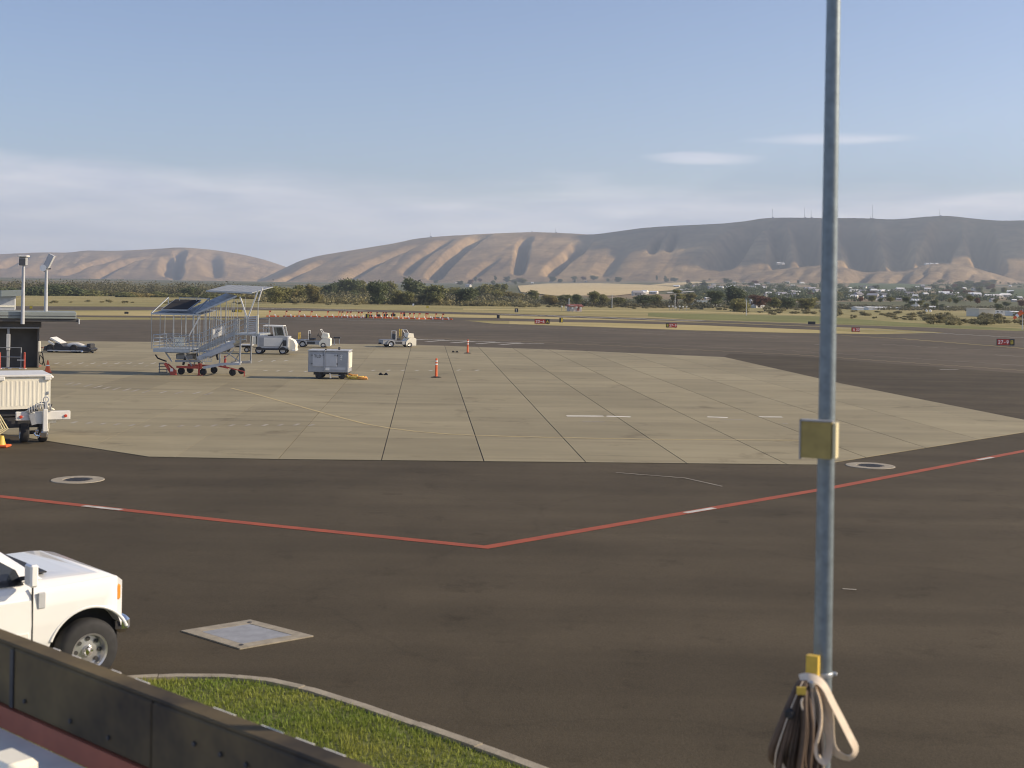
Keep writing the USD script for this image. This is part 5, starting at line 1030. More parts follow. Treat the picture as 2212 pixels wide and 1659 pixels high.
obj('tie', MB().box(wp(1731, 1492, -.10), (.055, .02, .045)), YELLOW, st_); obj('tie', MB().rbox(wp(1706, 1542, -.11), (.06, .05, .07), .02), RUBBER, st_)
obj('tag_strip', MB().tube(spline([wp(1734, 1508, -.12), wp(1731, 1520, -.125), wp(1736, 1540, -.12), wp(1734, 1552, -.12)], 16), .006, 6), STRAPT, st_)

# ================================================================== FAR FIELD
# ---- orange low barricades with flags along the edge of the taxiway
def barricade(loc, rz):
    o = thing('airfield_barricade', 'low orange and white airfield barricade with an upright flag by the far grass edge', 'barricade', loc, rz, 'orange barricades along the far pavement edge')
    obj('beam', MB().prism(Polygon([(-1.1, .0), (1.1, .0), (1.1, .22), (-1.1, .22)]), -.11, .11), ORANGE, o)
    for x in (-.55, .55): obj('band', MB().box((x, 0, .11), (.22, .23, .225)), REFL, o)
    obj('flag_staff', MB().tube([(-.6, 0, .2), (-.6, 0, 1.05)], .04, 6), ORANGE, o); obj('flag', MB().box((-.42, 0, .95), (.28, .03, .24)), RED, o); obj('lamp', MB().lathe([(.001, .20), (.08, .22), (.10, .46), (.001, .5)], (.35, 0, 0), n=10), REFL, o)
    return o
bpx = [589, 624, 653, 679, 714, 739, 745, 756, 763, 780, 787, 801, 807, 820, 833, 839, 855, 872, 877, 891, 900, 912, 926, 929, 947, 963]
rs = random.Random(6); proto = None
for k, x in enumerate(bpx):
    y = np.interp(x, [589, 740, 963], [684.2, 685.8, 690.6]) + rs.uniform(-.4, .5); p = G(x, y); rz = rs.uniform(-25, 25) - 8
    if proto is None: proto = barricade((p[0], p[1], .02), rz)
    if k < 5: bl_, bg_ = 'orange barricade standing apart, %s of the five spaced ones right of the ramp' % ('leftmost', 'second', 'middle', 'fourth', 'rightmost')[k], None
    elif x < 800: bl_, bg_ = 'orange barricade in the crowded stretch left of the yellow and black marker', 'barricades left of the yellow marker'
    elif x < 880: bl_, bg_ = 'orange barricade in front of the four dark sign boards', 'barricades before the dark boards'
    else: bl_, bg_ = 'orange barricade in the right end of the row beyond the dark boards', 'barricades at the right end of the row'
    if k == 0: tag(proto, bl_); proto.ClearCustomDataByKey('group')
    else:
        o = dup(proto, (p[0], p[1], .02), rz, bl_, bg_)

# ---- airfield signs
def sign(name, label, pxl, pxr, pyt, pyb, fields, rz=0.0, cat='airfield sign'):
    c = (pxl + pxr) / 2; x, y = G(c, pyb); k = FPX / y; W = (pxr - pxl) / k; H = (pyb - pyt) / k
    o = thing(name, label, cat, (x, y, .02), rz); z0 = H * .16
    obj('frame', MB().rbox((0, .06, z0 + (H - z0) / 2), (W + .06, .20, H - z0 + .06), .02), DARK, o)
    for q in (-.35, .35): obj('leg', MB().bar((q * W, .06, 0), (q * W, .06, z0), .08), GREYP, o)
    at = -W / 2
    for text, frac, m, tm in fields:
        w = W * frac; pn = obj('panel', MB().box((at + w / 2, -.045, z0 + (H - z0) / 2), (w - .01, .02, H - z0 - .02)), m, o)
        if text:
            t = meshkit.text_mesh(text, (H - z0) * .60, .006, True); v = np.array(t.vertices); wd = np.ptp(v[:, 0]); sc = min(1.0, w * .88 / wd); v[:, 0] = (v[:, 0] - v[:, 0].min() - wd / 2) * sc
            obj('lettering', MB().add(np.stack([v[:, 0] + at + w / 2, -.058 - v[:, 2], v[:, 1] + z0 + (H - z0) * .20], 1), t.faces), tm, pn)
        at += w
    return o
SIGNW = mat('sign_white', (.85, .83, .8), .5)
sign('runway_sign', 'red airfield sign reading 22-4 with a black A panel', 1155, 1187, 690, 701, [('22-4', .72, SIGNR, SIGNW), ('A', .28, SIGNK, SIGNY)])
sign('runway_sign', 'red airfield sign with black left panel in grass left of the pole', 1439, 1462, 699, 709, [('B', .26, SIGNK, SIGNY), ('27-9', .74, SIGNR, SIGNW)])
sign('runway_sign', 'red airfield sign reading 27-9 standing on the pavement at the far right', 2154, 2191, 733, 748.5, [('27-9', .70, SIGNR, SIGNW), ('B', .30, SIGNK, SIGNY)])
sign('taxiway_sign', 'black and yellow taxiway sign seen beside the boarding ramp canopy', 501, 522, 669, 675, [('A', .35, SIGNK, SIGNY), ('A', .65, SIGNY, SIGNK)])
sign('runway_sign', 'red sign half hidden just right of the galvanized pole', 1840, 1857, 708, 718, [('4', .5, SIGNR, SIGNW), ('22', .5, SIGNR, SIGNW)])
sign('marker_sign', 'yellow marker sign right of the 22-4 sign', 1208.5, 1215.5, 687, 698, [('', .45, SIGNK, SIGNY), ('', .55, SIGNY, SIGNK)])
sign('marker_sign', 'yellow and black marker sign among the orange barricades', 790, 797, 679, 688, [('', .5, SIGNK, SIGNY), ('', .5, SIGNY, SIGNK)])
sign('distance_marker', 'black distance marker with white figure 1 beyond the runway', 1112, 1119, 666.5, 675.5, [('1', 1, SIGNK, SIGNW)], cat='distance marker')
sign('distance_marker', 'dark narrow marker on the strip left of the 22-4 sign', 1073.5, 1079, 681, 688.5, [('', 1, SIGNK, SIGNW)], cat='distance marker')
sign('blank_sign', 'dark blank-backed board sign left of the galvanized pole in the grass', 1746, 1761, 695, 701.5, [('', 1, SIGNK, SIGNW)])
for k, (xa, xb, yy) in enumerate(((796, 804, 680), (812.5, 821, 679.3), (829, 837.5, 679), (845, 854, 678.6))):
    sign('blank_sign', 'dark narrow sign board seen from behind, %s of four beyond the barricades' % ('first', 'second', 'third', 'fourth')[k], xa, xb, yy, yy + 5.5, [('', 1, SIGNK, SIGNW)])
sign('blank_sign', 'small dark upright sign at the right of the four dark boards', 871.5, 875, 675, 684, [('', 1, SIGNK, SIGNW)])
sign('blank_sign', 'small dark sign far left beyond the shelter roof', 269, 277, 674, 678.5, [('', 1, SIGNK, SIGNW)])
sign('marker_sign', 'small yellow marker beyond the shelter roof', 64, 70, 661, 668, [('', 1, SIGNY, SIGNK)])
sign('marker_sign', 'small yellow marker just beyond the runway in front of the trees', 921, 926, 661, 666, [('', 1, SIGNY, SIGNK)])
sign('marker_sign', 'small white marker beyond the runway in front of the trees', 891, 894.5, 656, 661.5, [('', 1, SIGNW, SIGNK)])

def far_lights(px, py, label, n):
    p = G(px, py); o = thing('approach_light', label, 'approach light', (p[0], p[1], 0)); rr = random.Random(px)
    for k in range(n):
        x = (k - n / 2) * 1.1; obj('post', MB().tube([(x, 0, 0), (x, 0, .9)], .06, 6), GREYP, o); obj('lamp', MB().rbox((x, 0, 1.1 + rr.uniform(-.2, .3)), (.5, .4, .45), .08), WHITE, o)
far_lights(1468, 671, 'row of white approach lights beyond the green strip left of the pole', 6)
far_lights(1250, 0 + 674, 'group of yellowish lights on the grass right of the red-roofed hut', 3)
far_lights(1222, 671.5, 'pair of small white lights left of the red-roofed hut', 2)
p = G(2208.5, 711.5); k = FPX / p[1]
o = thing('windsock', 'orange windsock on a pale mast at the right edge', 'windsock', (p[0], p[1], 0)); hh = 44 / k
obj('mast', MB().tube([(0, 0, 0), (0, 0, hh)], [.09, .06], 10), LGREY, o, smooth=50)
for q in range(4): obj('sock', MB().tube([(-.1 - .35 * q, 0, hh - .5 - .28 * q), (-.1 - .35 * (q + 1), 0, hh - .5 - .28 * (q + 1))], [.42 - .05 * q, .42 - .05 * (q + 1)], 12, caps=False), ORANGE if q != 2 else REFL, o, smooth=50)

# ---- buildings: walls, gabled or flat roofs, windows
def on_ground(px, py): return ground_hit(px, py)
def house(name, label, cat, px, py, wpx, hpx, dep=7.0, rz=0.0, wall=HWALL, roof=HROOF, gable='x', rh=.35, d=None, group=None, windows=2, flat_roof=False):
    q = on_ground(px, py) if d is None else np.array([uv(px, py)[0] * d / FPX, d, EYE - uv(px, py)[1] * d / FPX])
    k = FPX / q[1]; W, H = wpx / k, hpx / k
    o = thing(name, label, cat, tuple(q), rz, group); hw = H * (1 - rh)
    if flat_roof: hw = H * .92
    obj('wall', MB().box((0, dep / 2, hw / 2 - .6), (W, dep, hw + 1.2)), wall, o)
    if flat_roof: r = obj('roof', MB().box((0, dep / 2, H * .96), (W + .3, dep + .3, H * .08)), roof, o)
    elif gable == 'x':
        e = .4; P = [(-W / 2 - e, -e, hw), (W / 2 + e, -e, hw), (W / 2 + e, dep + e, hw), (-W / 2 - e, dep + e, hw), (-W / 2 - e, dep / 2, H), (W / 2 + e, dep / 2, H)]
        r = obj('roof', MB().hull(P + [(x, y, z - .15) for x, y, z in P[:4]]), roof, o)
    else:
        e = .4; P = [(-W / 2 - e, -e, hw), (W / 2 + e, -e, hw), (W / 2 + e, dep + e, hw), (-W / 2 - e, dep + e, hw), (0, -e, H), (0, dep + e, H)]
        r = obj('roof', MB().hull(P + [(x, y, z - .15) for x, y, z in P[:4]]), roof, o)
        obj('gable_wall', MB().prism([(-W / 2, hw - .1), (W / 2, hw - .1), (0, H - .25)], -e - .03, -e + .02), wall, o)
    for i in range(windows):
        x = (i + .5 - windows / 2) * W / max(windows, 1); obj('window', MB().box((x, -.02, hw * .52), (min(1.2, W / windows * .45), .08, min(1.2, hw * .4))), GLASSD, o)
    return o
BEIGE = mat('beige_siding', (.60, .55, .44), .6, var=.06, scale=.3); RROOF = mat('red_roof', (.22, .07, .05), .7); BRICKW = mat('hut_wall', (.55, .46, .42), .7); BROWNW = mat('brown_wall', (.26, .17, .09), .7); BLUER = mat('blue_grey_roof', (.26, .30, .35), .6); WROOF = mat('white_roof', (.78, .77, .74), .5); GROOF = mat('green_grey_roof', (.26, .29, .27), .7)
hut = house('equipment_hut', 'small pale hut with red roof on the airfield beyond the runway', 'hut', 1244, 673, 27, 15.5, 3.2, 14, BRICKW, RROOF, 'x', .25, windows=0)
kk = FPX / G(1244, 673)[1]; obj('door', MB().box((.6, -.05, 1.0), (.7, .08, 1.5)), RROOF, hut); obj('side_panel', MB().box((-1.1, -.05, .95), (1.1, .06, 1.5)), GREYP, hut)
q = G(1229, 672.5); o = thing('radio_mast', 'thin lattice radio mast at the left of the red-roofed hut', 'mast', (q[0], q[1], 0))
for dx, dy in ((-.25, -.2), (.25, -.2), (0, .25)): obj('leg', MB().tube([(dx, dy, 0), (dx * .6, dy * .6, 3.6)], .05, 6), LGREY, o)
b = MB()
for i in range(8): b.bar((-.24 + .01 * i, -.2, .2 + .42 * i), (.23 - .01 * i, -.2, .6 + .42 * i), .035)
obj('lacing', b, LGREY, o, kind='stuff')
house('barn', 'small cream barn with dark gable roof among trees beyond the airfield', 'barn', 1396, 662.5, 14, 10.5, 8, 0, BEIGE, RROOF, 'y', .35, windows=1)
house('long_shed', 'long low brown shed right of the cream barn', 'shed', 1425, 660.5, 26, 6.5, 6, 0, BROWNW, BROWNW, 'x', .4, windows=4)
house('long_shed', 'low blue-grey roofed shed right of the brown shed', 'shed', 1453, 661, 28, 8, 8, 0, GREYP, BLUER, 'x', .55, windows=3)
house('long_shed', 'low blue-grey shed left of the cream barn', 'shed', 1379, 661, 20, 5, 6, 0, GREYP, BLUER, 'x', .4, windows=3)
house('large_barn', 'large building with pale green-grey pitched roof half hidden by scrub', 'barn', 1515, 663, 42, 14, 16, -25, GREYP, GROOF, 'x', .7, windows=0)
house('warehouse', 'big beige box warehouse behind the shrubs at the right', 'warehouse', 2132.5, 683, 36, 17, 9, 4, BEIGE, BEIGE, flat_roof=True, d=380, windows=0)
house('warehouse', 'long low white-roofed building extending right of the beige warehouse', 'warehouse', 2164, 676, 27, 5, 8, 4, WROOF, WROOF, flat_roof=True, d=420, windows=3)
house('warehouse', 'low white building at the right edge behind the windsock', 'warehouse', 2199, 677, 14, 5, 8, 0, WROOF, WROOF, 'x', .5, d=410, windows=1)
q = np.array([uv(1976.5, 667)[0] * 640 / FPX, 640, EYE - uv(1976.5, 667)[1] * 640 / FPX])
o = thing('grain_silo', 'cluster of tall white ribbed silos in the town right of the pole', 'silo', tuple(q))
for i in range(3): obj('silo', MB().lathe([(.75, -.5), (.75, 4.4), (.3, 4.9), (.001, 5.0)], (-1.35 + 1.35 * i, 0, 0), n=16), WROOF, o, smooth=40)
obj('side_wall', MB().box((1.9, .2, 2.2), (.5, .9, 4.6)), HWALL, o); obj('catwalk', MB().bar((-2.0, 0, 5.05), (2.1, 0, 5.05), .2, .2), GREYP, o)
Z = lambda X, Y: (1780 + X * .1953, 570.3 + Y * .1953)
row = [(400, 482, 70, 10), (515, 480, 40, 12), (560, 484, 40, 16), (640, 484, 90, 14), (715, 488, 90, 18), (865, 488, 60, 10), (1060, 497, 55, 12), (1135, 498, 50, 12), (1205, 475, 75, 14), (1365, 499, 85, 14), (1396, 480, 34, 12), (935, 534, 26, 10)]
for i, (X, Y, w, h) in enumerate(row):
    x, y = Z(X, Y); lab = ['dim low shed nearest the right side of the pole', 'short white shed left of the long white roofs', 'white shed joined to the long white roofs', 'long white-roofed shed in the middle of the row', 'cream end shed of the long white row', 'white shed left of the silos', 'low white shed right under the silos', 'low white shed right of the silos', 'bright white roof above the round tanks', 'long white-roofed shed right of the dark tree', 'short white roof above the long shed right of the dark tree', 'tiny white shed below the silos'][i]
    house('white_shed', lab, 'shed', x, y + h * .1, w * .1953 + .8, h * .1953 + .8, 8, 0, WROOF, WROOF, 'x', .5, d=520 + 12 * i, windows=2)
for X, lab in ((1133, 'left white round tank beside the silo sheds'), (1176, 'right white round tank beside the silo sheds')):
    x, y = Z(X, 537); dd = 500; q = np.array([uv(x, y)[0] * dd / FPX, dd, EYE - uv(x, y)[1] * dd / FPX]); o = thing('round_tank', lab, 'tank', tuple(q)); obj('shell', MB().lathe([(.42, 0), (.42, 1.0), (.001, 1.25)], n=16), WROOF, o, smooth=40); obj('foot', MB().lathe([(.5, -.8), (.5, .02), (.001, .02)], n=16), GREYP, o)

# ---- small houses of the town climbing to the foothills
hp = [(330, 310), (335, 331), (420, 318), (485, 325), (550, 312), (600, 312), (740, 315), (785, 318), (885, 305), (940, 350), (1090, 257), (1130, 287), (1030, 262), (1120, 347), (1245, 344), (1350, 342), (1415, 292), (1640, 357), (1690, 362), (1830, 368), (1905, 367), (1720, 272), (1245, 217), (515, 400), (560, 402), (750, 400), (825, 400), (300, 380), (380, 374), (560, 372), (640, 370), (2060, 250), (1140, 290)]
T2 = lambda X, Y: (1209.7 + X * .1953, 570.3 + Y * .1953)
hp2 = [(150, 184), (285, 182), (240, 190), (1290, 255), (1485, 252), (1575, 240), (1660, 264), (1700, 237), (1745, 272), (1780, 274), (1820, 188), (1795, 180), (1925, 207), (1870, 268), (1910, 268), (1965, 272), (2110, 262), (2130, 266), (2210, 260), (2005, 322), (855, 347), (890, 338), (935, 329), (1040, 327), (1395, 297), (1665, 285), (2140, 432), (2060, 470), (1627, 392), (300, 440), (1355, 300), (1940, 295), (2160, 480), (2190, 484)]
ex = [(1635, 617), (1648, 624), (1660, 612), (1668, 629), (1680, 620), (1692, 607), (1702, 626), (1712, 618), (1722, 633), (1732, 612), (1742, 625), (1755, 618), (1764, 634), (1690, 636), (1715, 640), (1768, 606), (1750, 609), (1661, 600), (1655, 640), (1700, 647), (1740, 650), (1012, 619), (1190, 606), (1150, 612), (905, 611), (985, 604)]
pts = [Z(*q) for q in hp] + [T2(*q) for q in hp2] + ex
rs = random.Random(31); pts += [(rs.uniform(1830, 2205), rs.uniform(622, 652)) for _ in range(34)] + [(rs.uniform(1600, 1780), rs.uniform(606, 650)) for _ in range(12)]
rs = random.Random(11); lab = 'small pale house in the distant town at the foot of the hills'
protos = []
for w, dp, h, rf_ in ((7.0, 6.0, 4.2, WROOF), (8.5, 6.5, 4.4, HROOF), (6.0, 6.0, 5.0, HROOF), (10.0, 6.0, 3.8, WROOF)):
    protos.append((w, dp, h, rf_, None))
for i, (x, y) in enumerate(pts):
    q = on_ground(x, y + .6); j = rs.randrange(4); w, dp, h, rf_, pr = protos[j]; rz = rs.uniform(-35, 35); sc = rs.uniform(.5, .9) * (1.0 if q[1] > 900 else .6)
    if pr is None:
        o = thing('town_house', lab, 'house', tuple(q), rz, 'pale houses of the distant town')
        obj('wall', MB().box((0, 0, h * .3 - 1), (w, dp, h * .6 + 2)), HWALL, o); P = [(-w / 2 - .4, -dp / 2 - .4, h * .6), (w / 2 + .4, -dp / 2 - .4, h * .6), (w / 2 + .4, dp / 2 + .4, h * .6), (-w / 2 - .4, dp / 2 + .4, h * .6), (-w / 2, 0, h), (w / 2, 0, h)]
        obj('roof', MB().hull(P), rf_, o); obj('window', MB().box((-w * .22, -dp / 2 - .02, h * .3), (1.2, .1, 1.1)), GLASSD, o); obj('window', MB().box((w * .22, -dp / 2 - .02, h * .3), (1.2, .1, 1.1)), GLASSD, o); obj('door', MB().box((0, -dp / 2 - .02, h * .2), (1.0, .1, 2.0)), HROOF, o)
        set_scale(o, (sc, sc, sc)); protos[j] = (w, dp, h, rf_, o)
    else: o = dup(pr, tuple(q), rz, lab, 'pale houses of the distant town', (sc, sc, sc))
    side = 'farms left of the pale field below the hills' if x < 1200 else 'houses behind the pale field and cream barn' if x < 1560 else 'town houses left of the pole' if x < 1800 else 'town houses between the pole and the silos' if x < 1985 else 'town houses right of the silos'
    tag(o, 'small pale house among the ' + side, None, side)
def at_depth(px, py, d): return np.array([uv(px, py)[0] * d / FPX, d, EYE - uv(px, py)[1] * d / FPX])
for (x, y, d, lab) in ((1683, 570, 2860, 'pair of white houses high on the dark hill left of the pole, left one'), (1692, 571, 2880, 'white house high on the dark hill left of the pole, right one of a pair'), (2004, 571.5, 2800, 'left white house on top of the sunlit foothill'), (2014, 571.5, 2810, 'middle white house on top of the sunlit foothill'), (2025, 571.5, 2810, 'right white house on top of the sunlit foothill')):
    house('hill_house', lab, 'house', x, y, 6.5, 3.6, 9, 10, HWALL, WROOF, 'x', .4, d=d, windows=2)

# ---- trees
def crown_cards(rr, lobes, n, size):
    """leaf clumps spread through the lobes (x, y, z, rx, ry, rz); each clump is a bent pair of faces"""
    L = np.array(lobes, float); vol = L[:, 3] * L[:, 4] * L[:, 5]; k = rr.choice(len(L), n, p=vol / vol.sum())
    d = rr.normal(size=(n, 3)); d /= np.linalg.norm(d, axis=1, keepdims=True); r = rr.uniform(.0, 1, n) ** .38
    c = L[k, :3] + d * r[:, None] * L[k, 3:6] * (1 + .18 * rr.normal(size=(n, 1)))
    nr = d + .7 * rr.normal(size=(n, 3)); nr /= np.linalg.norm(nr, axis=1, keepdims=True)
    u = np.cross(nr, rr.normal(size=(n, 3))); u /= np.linalg.norm(u, axis=1, keepdims=True); w = np.cross(nr, u); s = size * rr.uniform(.55, 1.35, (n, 1))
    V = np.stack([c - u * s, c + w * s * .6 - nr * s * .2, c + u * s, c - w * s * .6 - nr * s * .2], 1).reshape(-1, 3); i = np.arange(n) * 4
    return V, np.vstack([np.stack([i, i + 1, i + 2], 1), np.stack([i, i + 2, i + 3], 1)])
def make_tree(name, kind, seed, h, w, m, label, cat, loc, n=1500, group=None, size=.42):
    rr = np.random.default_rng(seed); o = thing(name, label, cat, loc, 0, group); lobes = []
    if kind == 'round':
        for k in range(11): a = rr.uniform(0, 2 * np.pi); q = rr.uniform(.1, .62); lobes.append((math.cos(a) * q * w / 2, math.sin(a) * q * w / 2, h * rr.uniform(.30, .80), w * rr.uniform(.16, .28), w * rr.uniform(.16, .28), h * rr.uniform(.11, .2)))
        lobes.append((0, 0, h * .52, w * .30, w * .30, h * .30)); lobes.append((0, 0, h * .22, w * .32, w * .32, h * .18))
    elif kind == 'tall':
        for k in range(10): z = rr.uniform(.2, .9); lobes.append((rr.normal() * w * .14, rr.normal() * w * .14, h * z, w * rr.uniform(.18, .30) * (1.15 - .6 * z), w * .25 * (1.15 - .6 * z), h * rr.uniform(.09, .15)))
        lobes.append((0, 0, h * .45, w * .3, w * .3, h * .35))
    elif kind == 'loose':
        for k in range(12): a = rr.uniform(0, 2 * np.pi); q = rr.uniform(.2, .8); lobes.append((math.cos(a) * q * w / 2, math.sin(a) * q * w / 2, h * rr.uniform(.3, .88), w * rr.uniform(.10, .18), w * rr.uniform(.10, .18), h * rr.uniform(.07, .13)))
    else:
        for k in range(8): a = rr.uniform(0, 2 * np.pi); q = rr.uniform(.2, .8); lobes.append((math.cos(a) * q * w / 2, math.sin(a) * q * w / 2, h * rr.uniform(.25, .6), w * rr.uniform(.14, .25), w * rr.uniform(.14, .25), h * rr.uniform(.2, .35)))
    tr_ = MB().tube([(0, 0, -.8), (.05, 0, h * .25), (.0, .08, h * .55), (.1, 0, h * .8)], [w * .045, w * .035, w * .022, w * .008], 7)
    for k in range(5): l = lobes[k]; tr_.tube([(0, 0, h * (.22 + .06 * k)), (l[0] * .5, l[1] * .5, (h * .3 + l[2]) / 2), (l[0], l[1], l[2])], [w * .02, w * .014, w * .006], 5)
    obj('trunk', tr_, BARK, o); obj('crown', crown_cards(rr, lobes, n, size), m, o)
    return o
tp_ = {}
def place_label(label, px):
    where = 'far left of the red-roofed hut' if px < 1120 else 'between the red-roofed hut and the cream barn' if px < 1396 else 'between the cream barn and the pole' if px < 1785 else 'right of the pole before the silos' if px < 1985 else 'right of the silos'
    return label + ', ' + where, where
def tree(kind, px, pyt, pyb, wpx, label, name=None, d=None, group=None, m=None, seed=0):
    """kind picks one of a few grown trees; scaled to the height and width it has where it stands"""
    if group: label, w_ = place_label(label, px); group = group + ' ' + w_
    q = on_ground(px, pyb) if d is None else at_depth(px, pyb, d)
    k = FPX / q[1]; H, W = (pyb - pyt) / k, wpx / k * (1.35 if kind not in ('shrub', 'tall') else 1.0)
    nm = {'dark': 'broadleaf_tree', 'olive': 'broadleaf_tree', 'light': 'yellowing_tree', 'loose': 'sparse_tree', 'tall': 'tall_tree', 'autumn': 'autumn_tree', 'shrub': 'shrub'}[kind]
    sh_ = {'dark': ('round', LEAF_DK), 'olive': ('round', LEAF_OL), 'light': ('round', LEAF_LT), 'loose': ('loose', LEAF_OL), 'tall': ('tall', LEAF_DK), 'autumn': ('round', LEAF_RD), 'shrub': ('shrub', LEAF_SH)}[kind]
    key = (kind, seed); cat = 'shrub' if kind == 'shrub' else 'tree'
    if key not in tp_:
        h0, w0_ = (10.0, 9.0) if kind != 'shrub' else (2.0, 4.0)
        o = make_tree(nm, sh_[0], hash_(kind) + seed, h0, w0_, sh_[1], label, cat, tuple(q), 2600 if kind != 'shrub' else 700, group, .44 if kind != 'shrub' else .2); tp_[key] = (o, h0, w0_)
        set_scale(o, (W / w0_, W / w0_, H / h0))
    else:
        o, h0, w0_ = tp_[key]; dup(o, tuple(q), random.Random(int(px * 7 + pyb)).uniform(0, 360), label, group, (W / w0_, W / w0_, H / h0))
def hash_(s): return sum(ord(c) * (i + 3) for i, c in enumerate(s))
V_ = lambda X, Y: (553 + X * .2734, 587.6 + Y * .2734)   # belt of trees beyond the runway
belt = [('olive', 150, 95, 250, 150, 'broad olive tree right of the boarding ramp canopy, first of the belt'), ('olive', 225, 105, 245, 130, 'olive tree second in the belt from the ramp canopy'), ('light', 265, 130, 240, 110, 'low yellowing tree in front of the olive trees near the ramp canopy'),
    ('olive', 345, 85, 240, 120, 'tall olive tree just left of the leaning pale tree'), ('light', 455, 90, 248, 125, 'pale yellow-green tree leaning over the grass in the left of the belt'),
    ('dark', 565, 85, 215, 140, 'dark tree just right of the pale yellow-green tree'), ('dark', 640, 60, 212, 150, 'dark tree left of the highest crown in the belt'), ('dark', 735, 35, 215, 170, 'highest dark crown in the left half of the belt'), ('olive', 830, 55, 212, 140, 'olive tree right of the highest dark crown'), ('olive', 905, 60, 212, 90, 'narrow olive tree behind the round dark tree'),
    ('dark', 965, 50, 258, 160, 'very dark round tree standing forward at the centre of the belt'), ('olive', 1055, 60, 215, 110, 'tall olive tree behind and right of the very dark round tree'), ('olive', 1120, 130, 258, 120, 'low round olive tree right of the very dark round tree'), ('olive', 1200, 140, 260, 130, 'second low round olive tree in front of the great tree'),
    ('dark', 1275, 38, 240, 190, 'great dark tree with the tallest crown right of the belt gap'), ('olive', 1400, 80, 262, 200, 'great spreading olive tree in front of the tallest crown'), ('olive', 1320, 170, 260, 100, 'small olive tree at the foot of the great spreading tree'), ('light', 1480, 190, 262, 110, 'low yellowish tree right of the great spreading tree'),
    ('olive', 1570, 105, 240, 160, 'olive tree behind the dark round one in the right of the belt'), ('dark', 1660, 110, 265, 190, 'dark round tree standing forward in the right of the belt'), ('olive', 1820, 85, 225, 170, 'olive tree left of the bare sparse tree'), ('loose', 1960, 75, 230, 150, 'sparse half-bare tree at the right end of the belt'), ('olive', 1900, 130, 250, 120, 'low olive tree under the sparse half-bare tree'), ('light', 2060, 150, 250, 170, 'wide tawny tree below the pale field'), ('olive', 2180, 130, 250, 110, 'rounded tree right of the tawny tree below the pale field')]
for i, (kd, X, Yt, Yb, w, lab) in enumerate(belt):
    x, yb_ = V_(X, Yb); _, yt_ = V_(X, Yt); tree(kd, x, yt_, yb_, w * .2734, lab, seed=i % 3)
mid = [('dark', 1246, 632, 655, 22, 'dark tree directly behind the red-roofed hut'), ('olive', 1283, 626, 655, 30, 'rounded grey-green tree right of the red-roofed hut'), ('olive', 1303, 634, 655, 24, 'smaller tree touching the rounded grey-green tree'), ('olive', 1222, 634, 655, 34, 'tree left of the red-roofed hut'), ('light', 1190, 636, 656, 36, 'tawny tree two left of the red-roofed hut'), ('olive', 1336, 641, 656, 30, 'low tree between the hut and the cream barn'), ('dark', 1390, 634, 657, 40, 'dark tree behind the cream barn'), ('olive', 1415, 634, 656, 36, 'tree behind the brown shed'), ('loose', 1462, 625, 656, 36, 'sparse brown tree behind the blue-grey shed'), ('light', 1486, 630, 656, 28, 'pale tree right of the sparse brown tree'), ('dark', 1545, 624, 658, 38, 'dark tree behind the large green-grey barn'), ('dark', 1587, 614, 662, 46, 'large dark tree left of the pole at the town edge'), ('olive', 1598, 640, 677, 42, 'large olive tree standing forward on the grass left of the pole'), ('autumn', 1640, 634, 662, 36, 'reddish tree right of the large olive tree'), ('olive', 1672, 640, 664, 34, 'olive tree two right of the large forward tree'), ('dark', 1700, 638, 666, 38, 'dark tree left of the long white building by the pole'), ('olive', 1742, 640, 668, 40, 'olive tree close to the left side of the pole')]
for i, (kd, x, yt_, yb_, w, lab) in enumerate(mid): tree(kd, x, yt_, yb_, w, lab, d=470 + 8 * (i % 5) if x < 1540 else 400 + 10 * (i % 6), seed=i % 3)
lft = [('dark', 75, 614, 652, 60), ('dark', 118, 610, 650, 60), ('dark', 150, 614, 650, 60), ('olive', 190, 622, 652, 60), ('light', 166, 634, 655, 36), ('olive', 232, 624, 653, 56), ('olive', 270, 628, 653, 50), ('light', 300, 630, 655, 56), ('olive', 340, 628, 655, 56), ('olive', 385, 630, 656, 50), ('dark', 408, 618, 645, 40), ('dark', 432, 618, 646, 44), ('olive', 455, 630, 656, 50), ('olive', 500, 632, 657, 50), ('light', 540, 634, 657, 44), ('olive', 566, 626, 657, 40), ('dark', 20, 618, 650, 70), ('olive', -30, 620, 652, 70)]
ll = ['dark tree mass between the two lamp masts', 'dark tree just right of the second lamp mast', 'second dark tree right of the second lamp mast', 'hazy tree left of the pale bush', 'pale bush standing before the dark trees right of the lamp masts', 'hazy olive tree a little right of the pale bush', 'hazy low olive tree midway between lamp masts and ramp', 'tawny low tree midway between lamp masts and ramp', 'hazy tree left of the solar panel', 'hazy tree above the solar panel', 'dark far tree above the solar panel', 'dark far tree left of the top canopy', 'low tree behind the sloping ramp canopy', 'low tree under the top canopy', 'tawny tree under the right end of the top canopy', 'olive tree touching the right end of the top canopy', 'dark tree left of the first lamp mast', 'hazy tree at the left edge above the shelter']
for i, ((kd, x, yt_, yb_, w), lab) in enumerate(zip(lft, ll)): tree(kd, x, yt_, yb_, w, lab, d=560 + 10 * (i % 6), seed=i % 3)
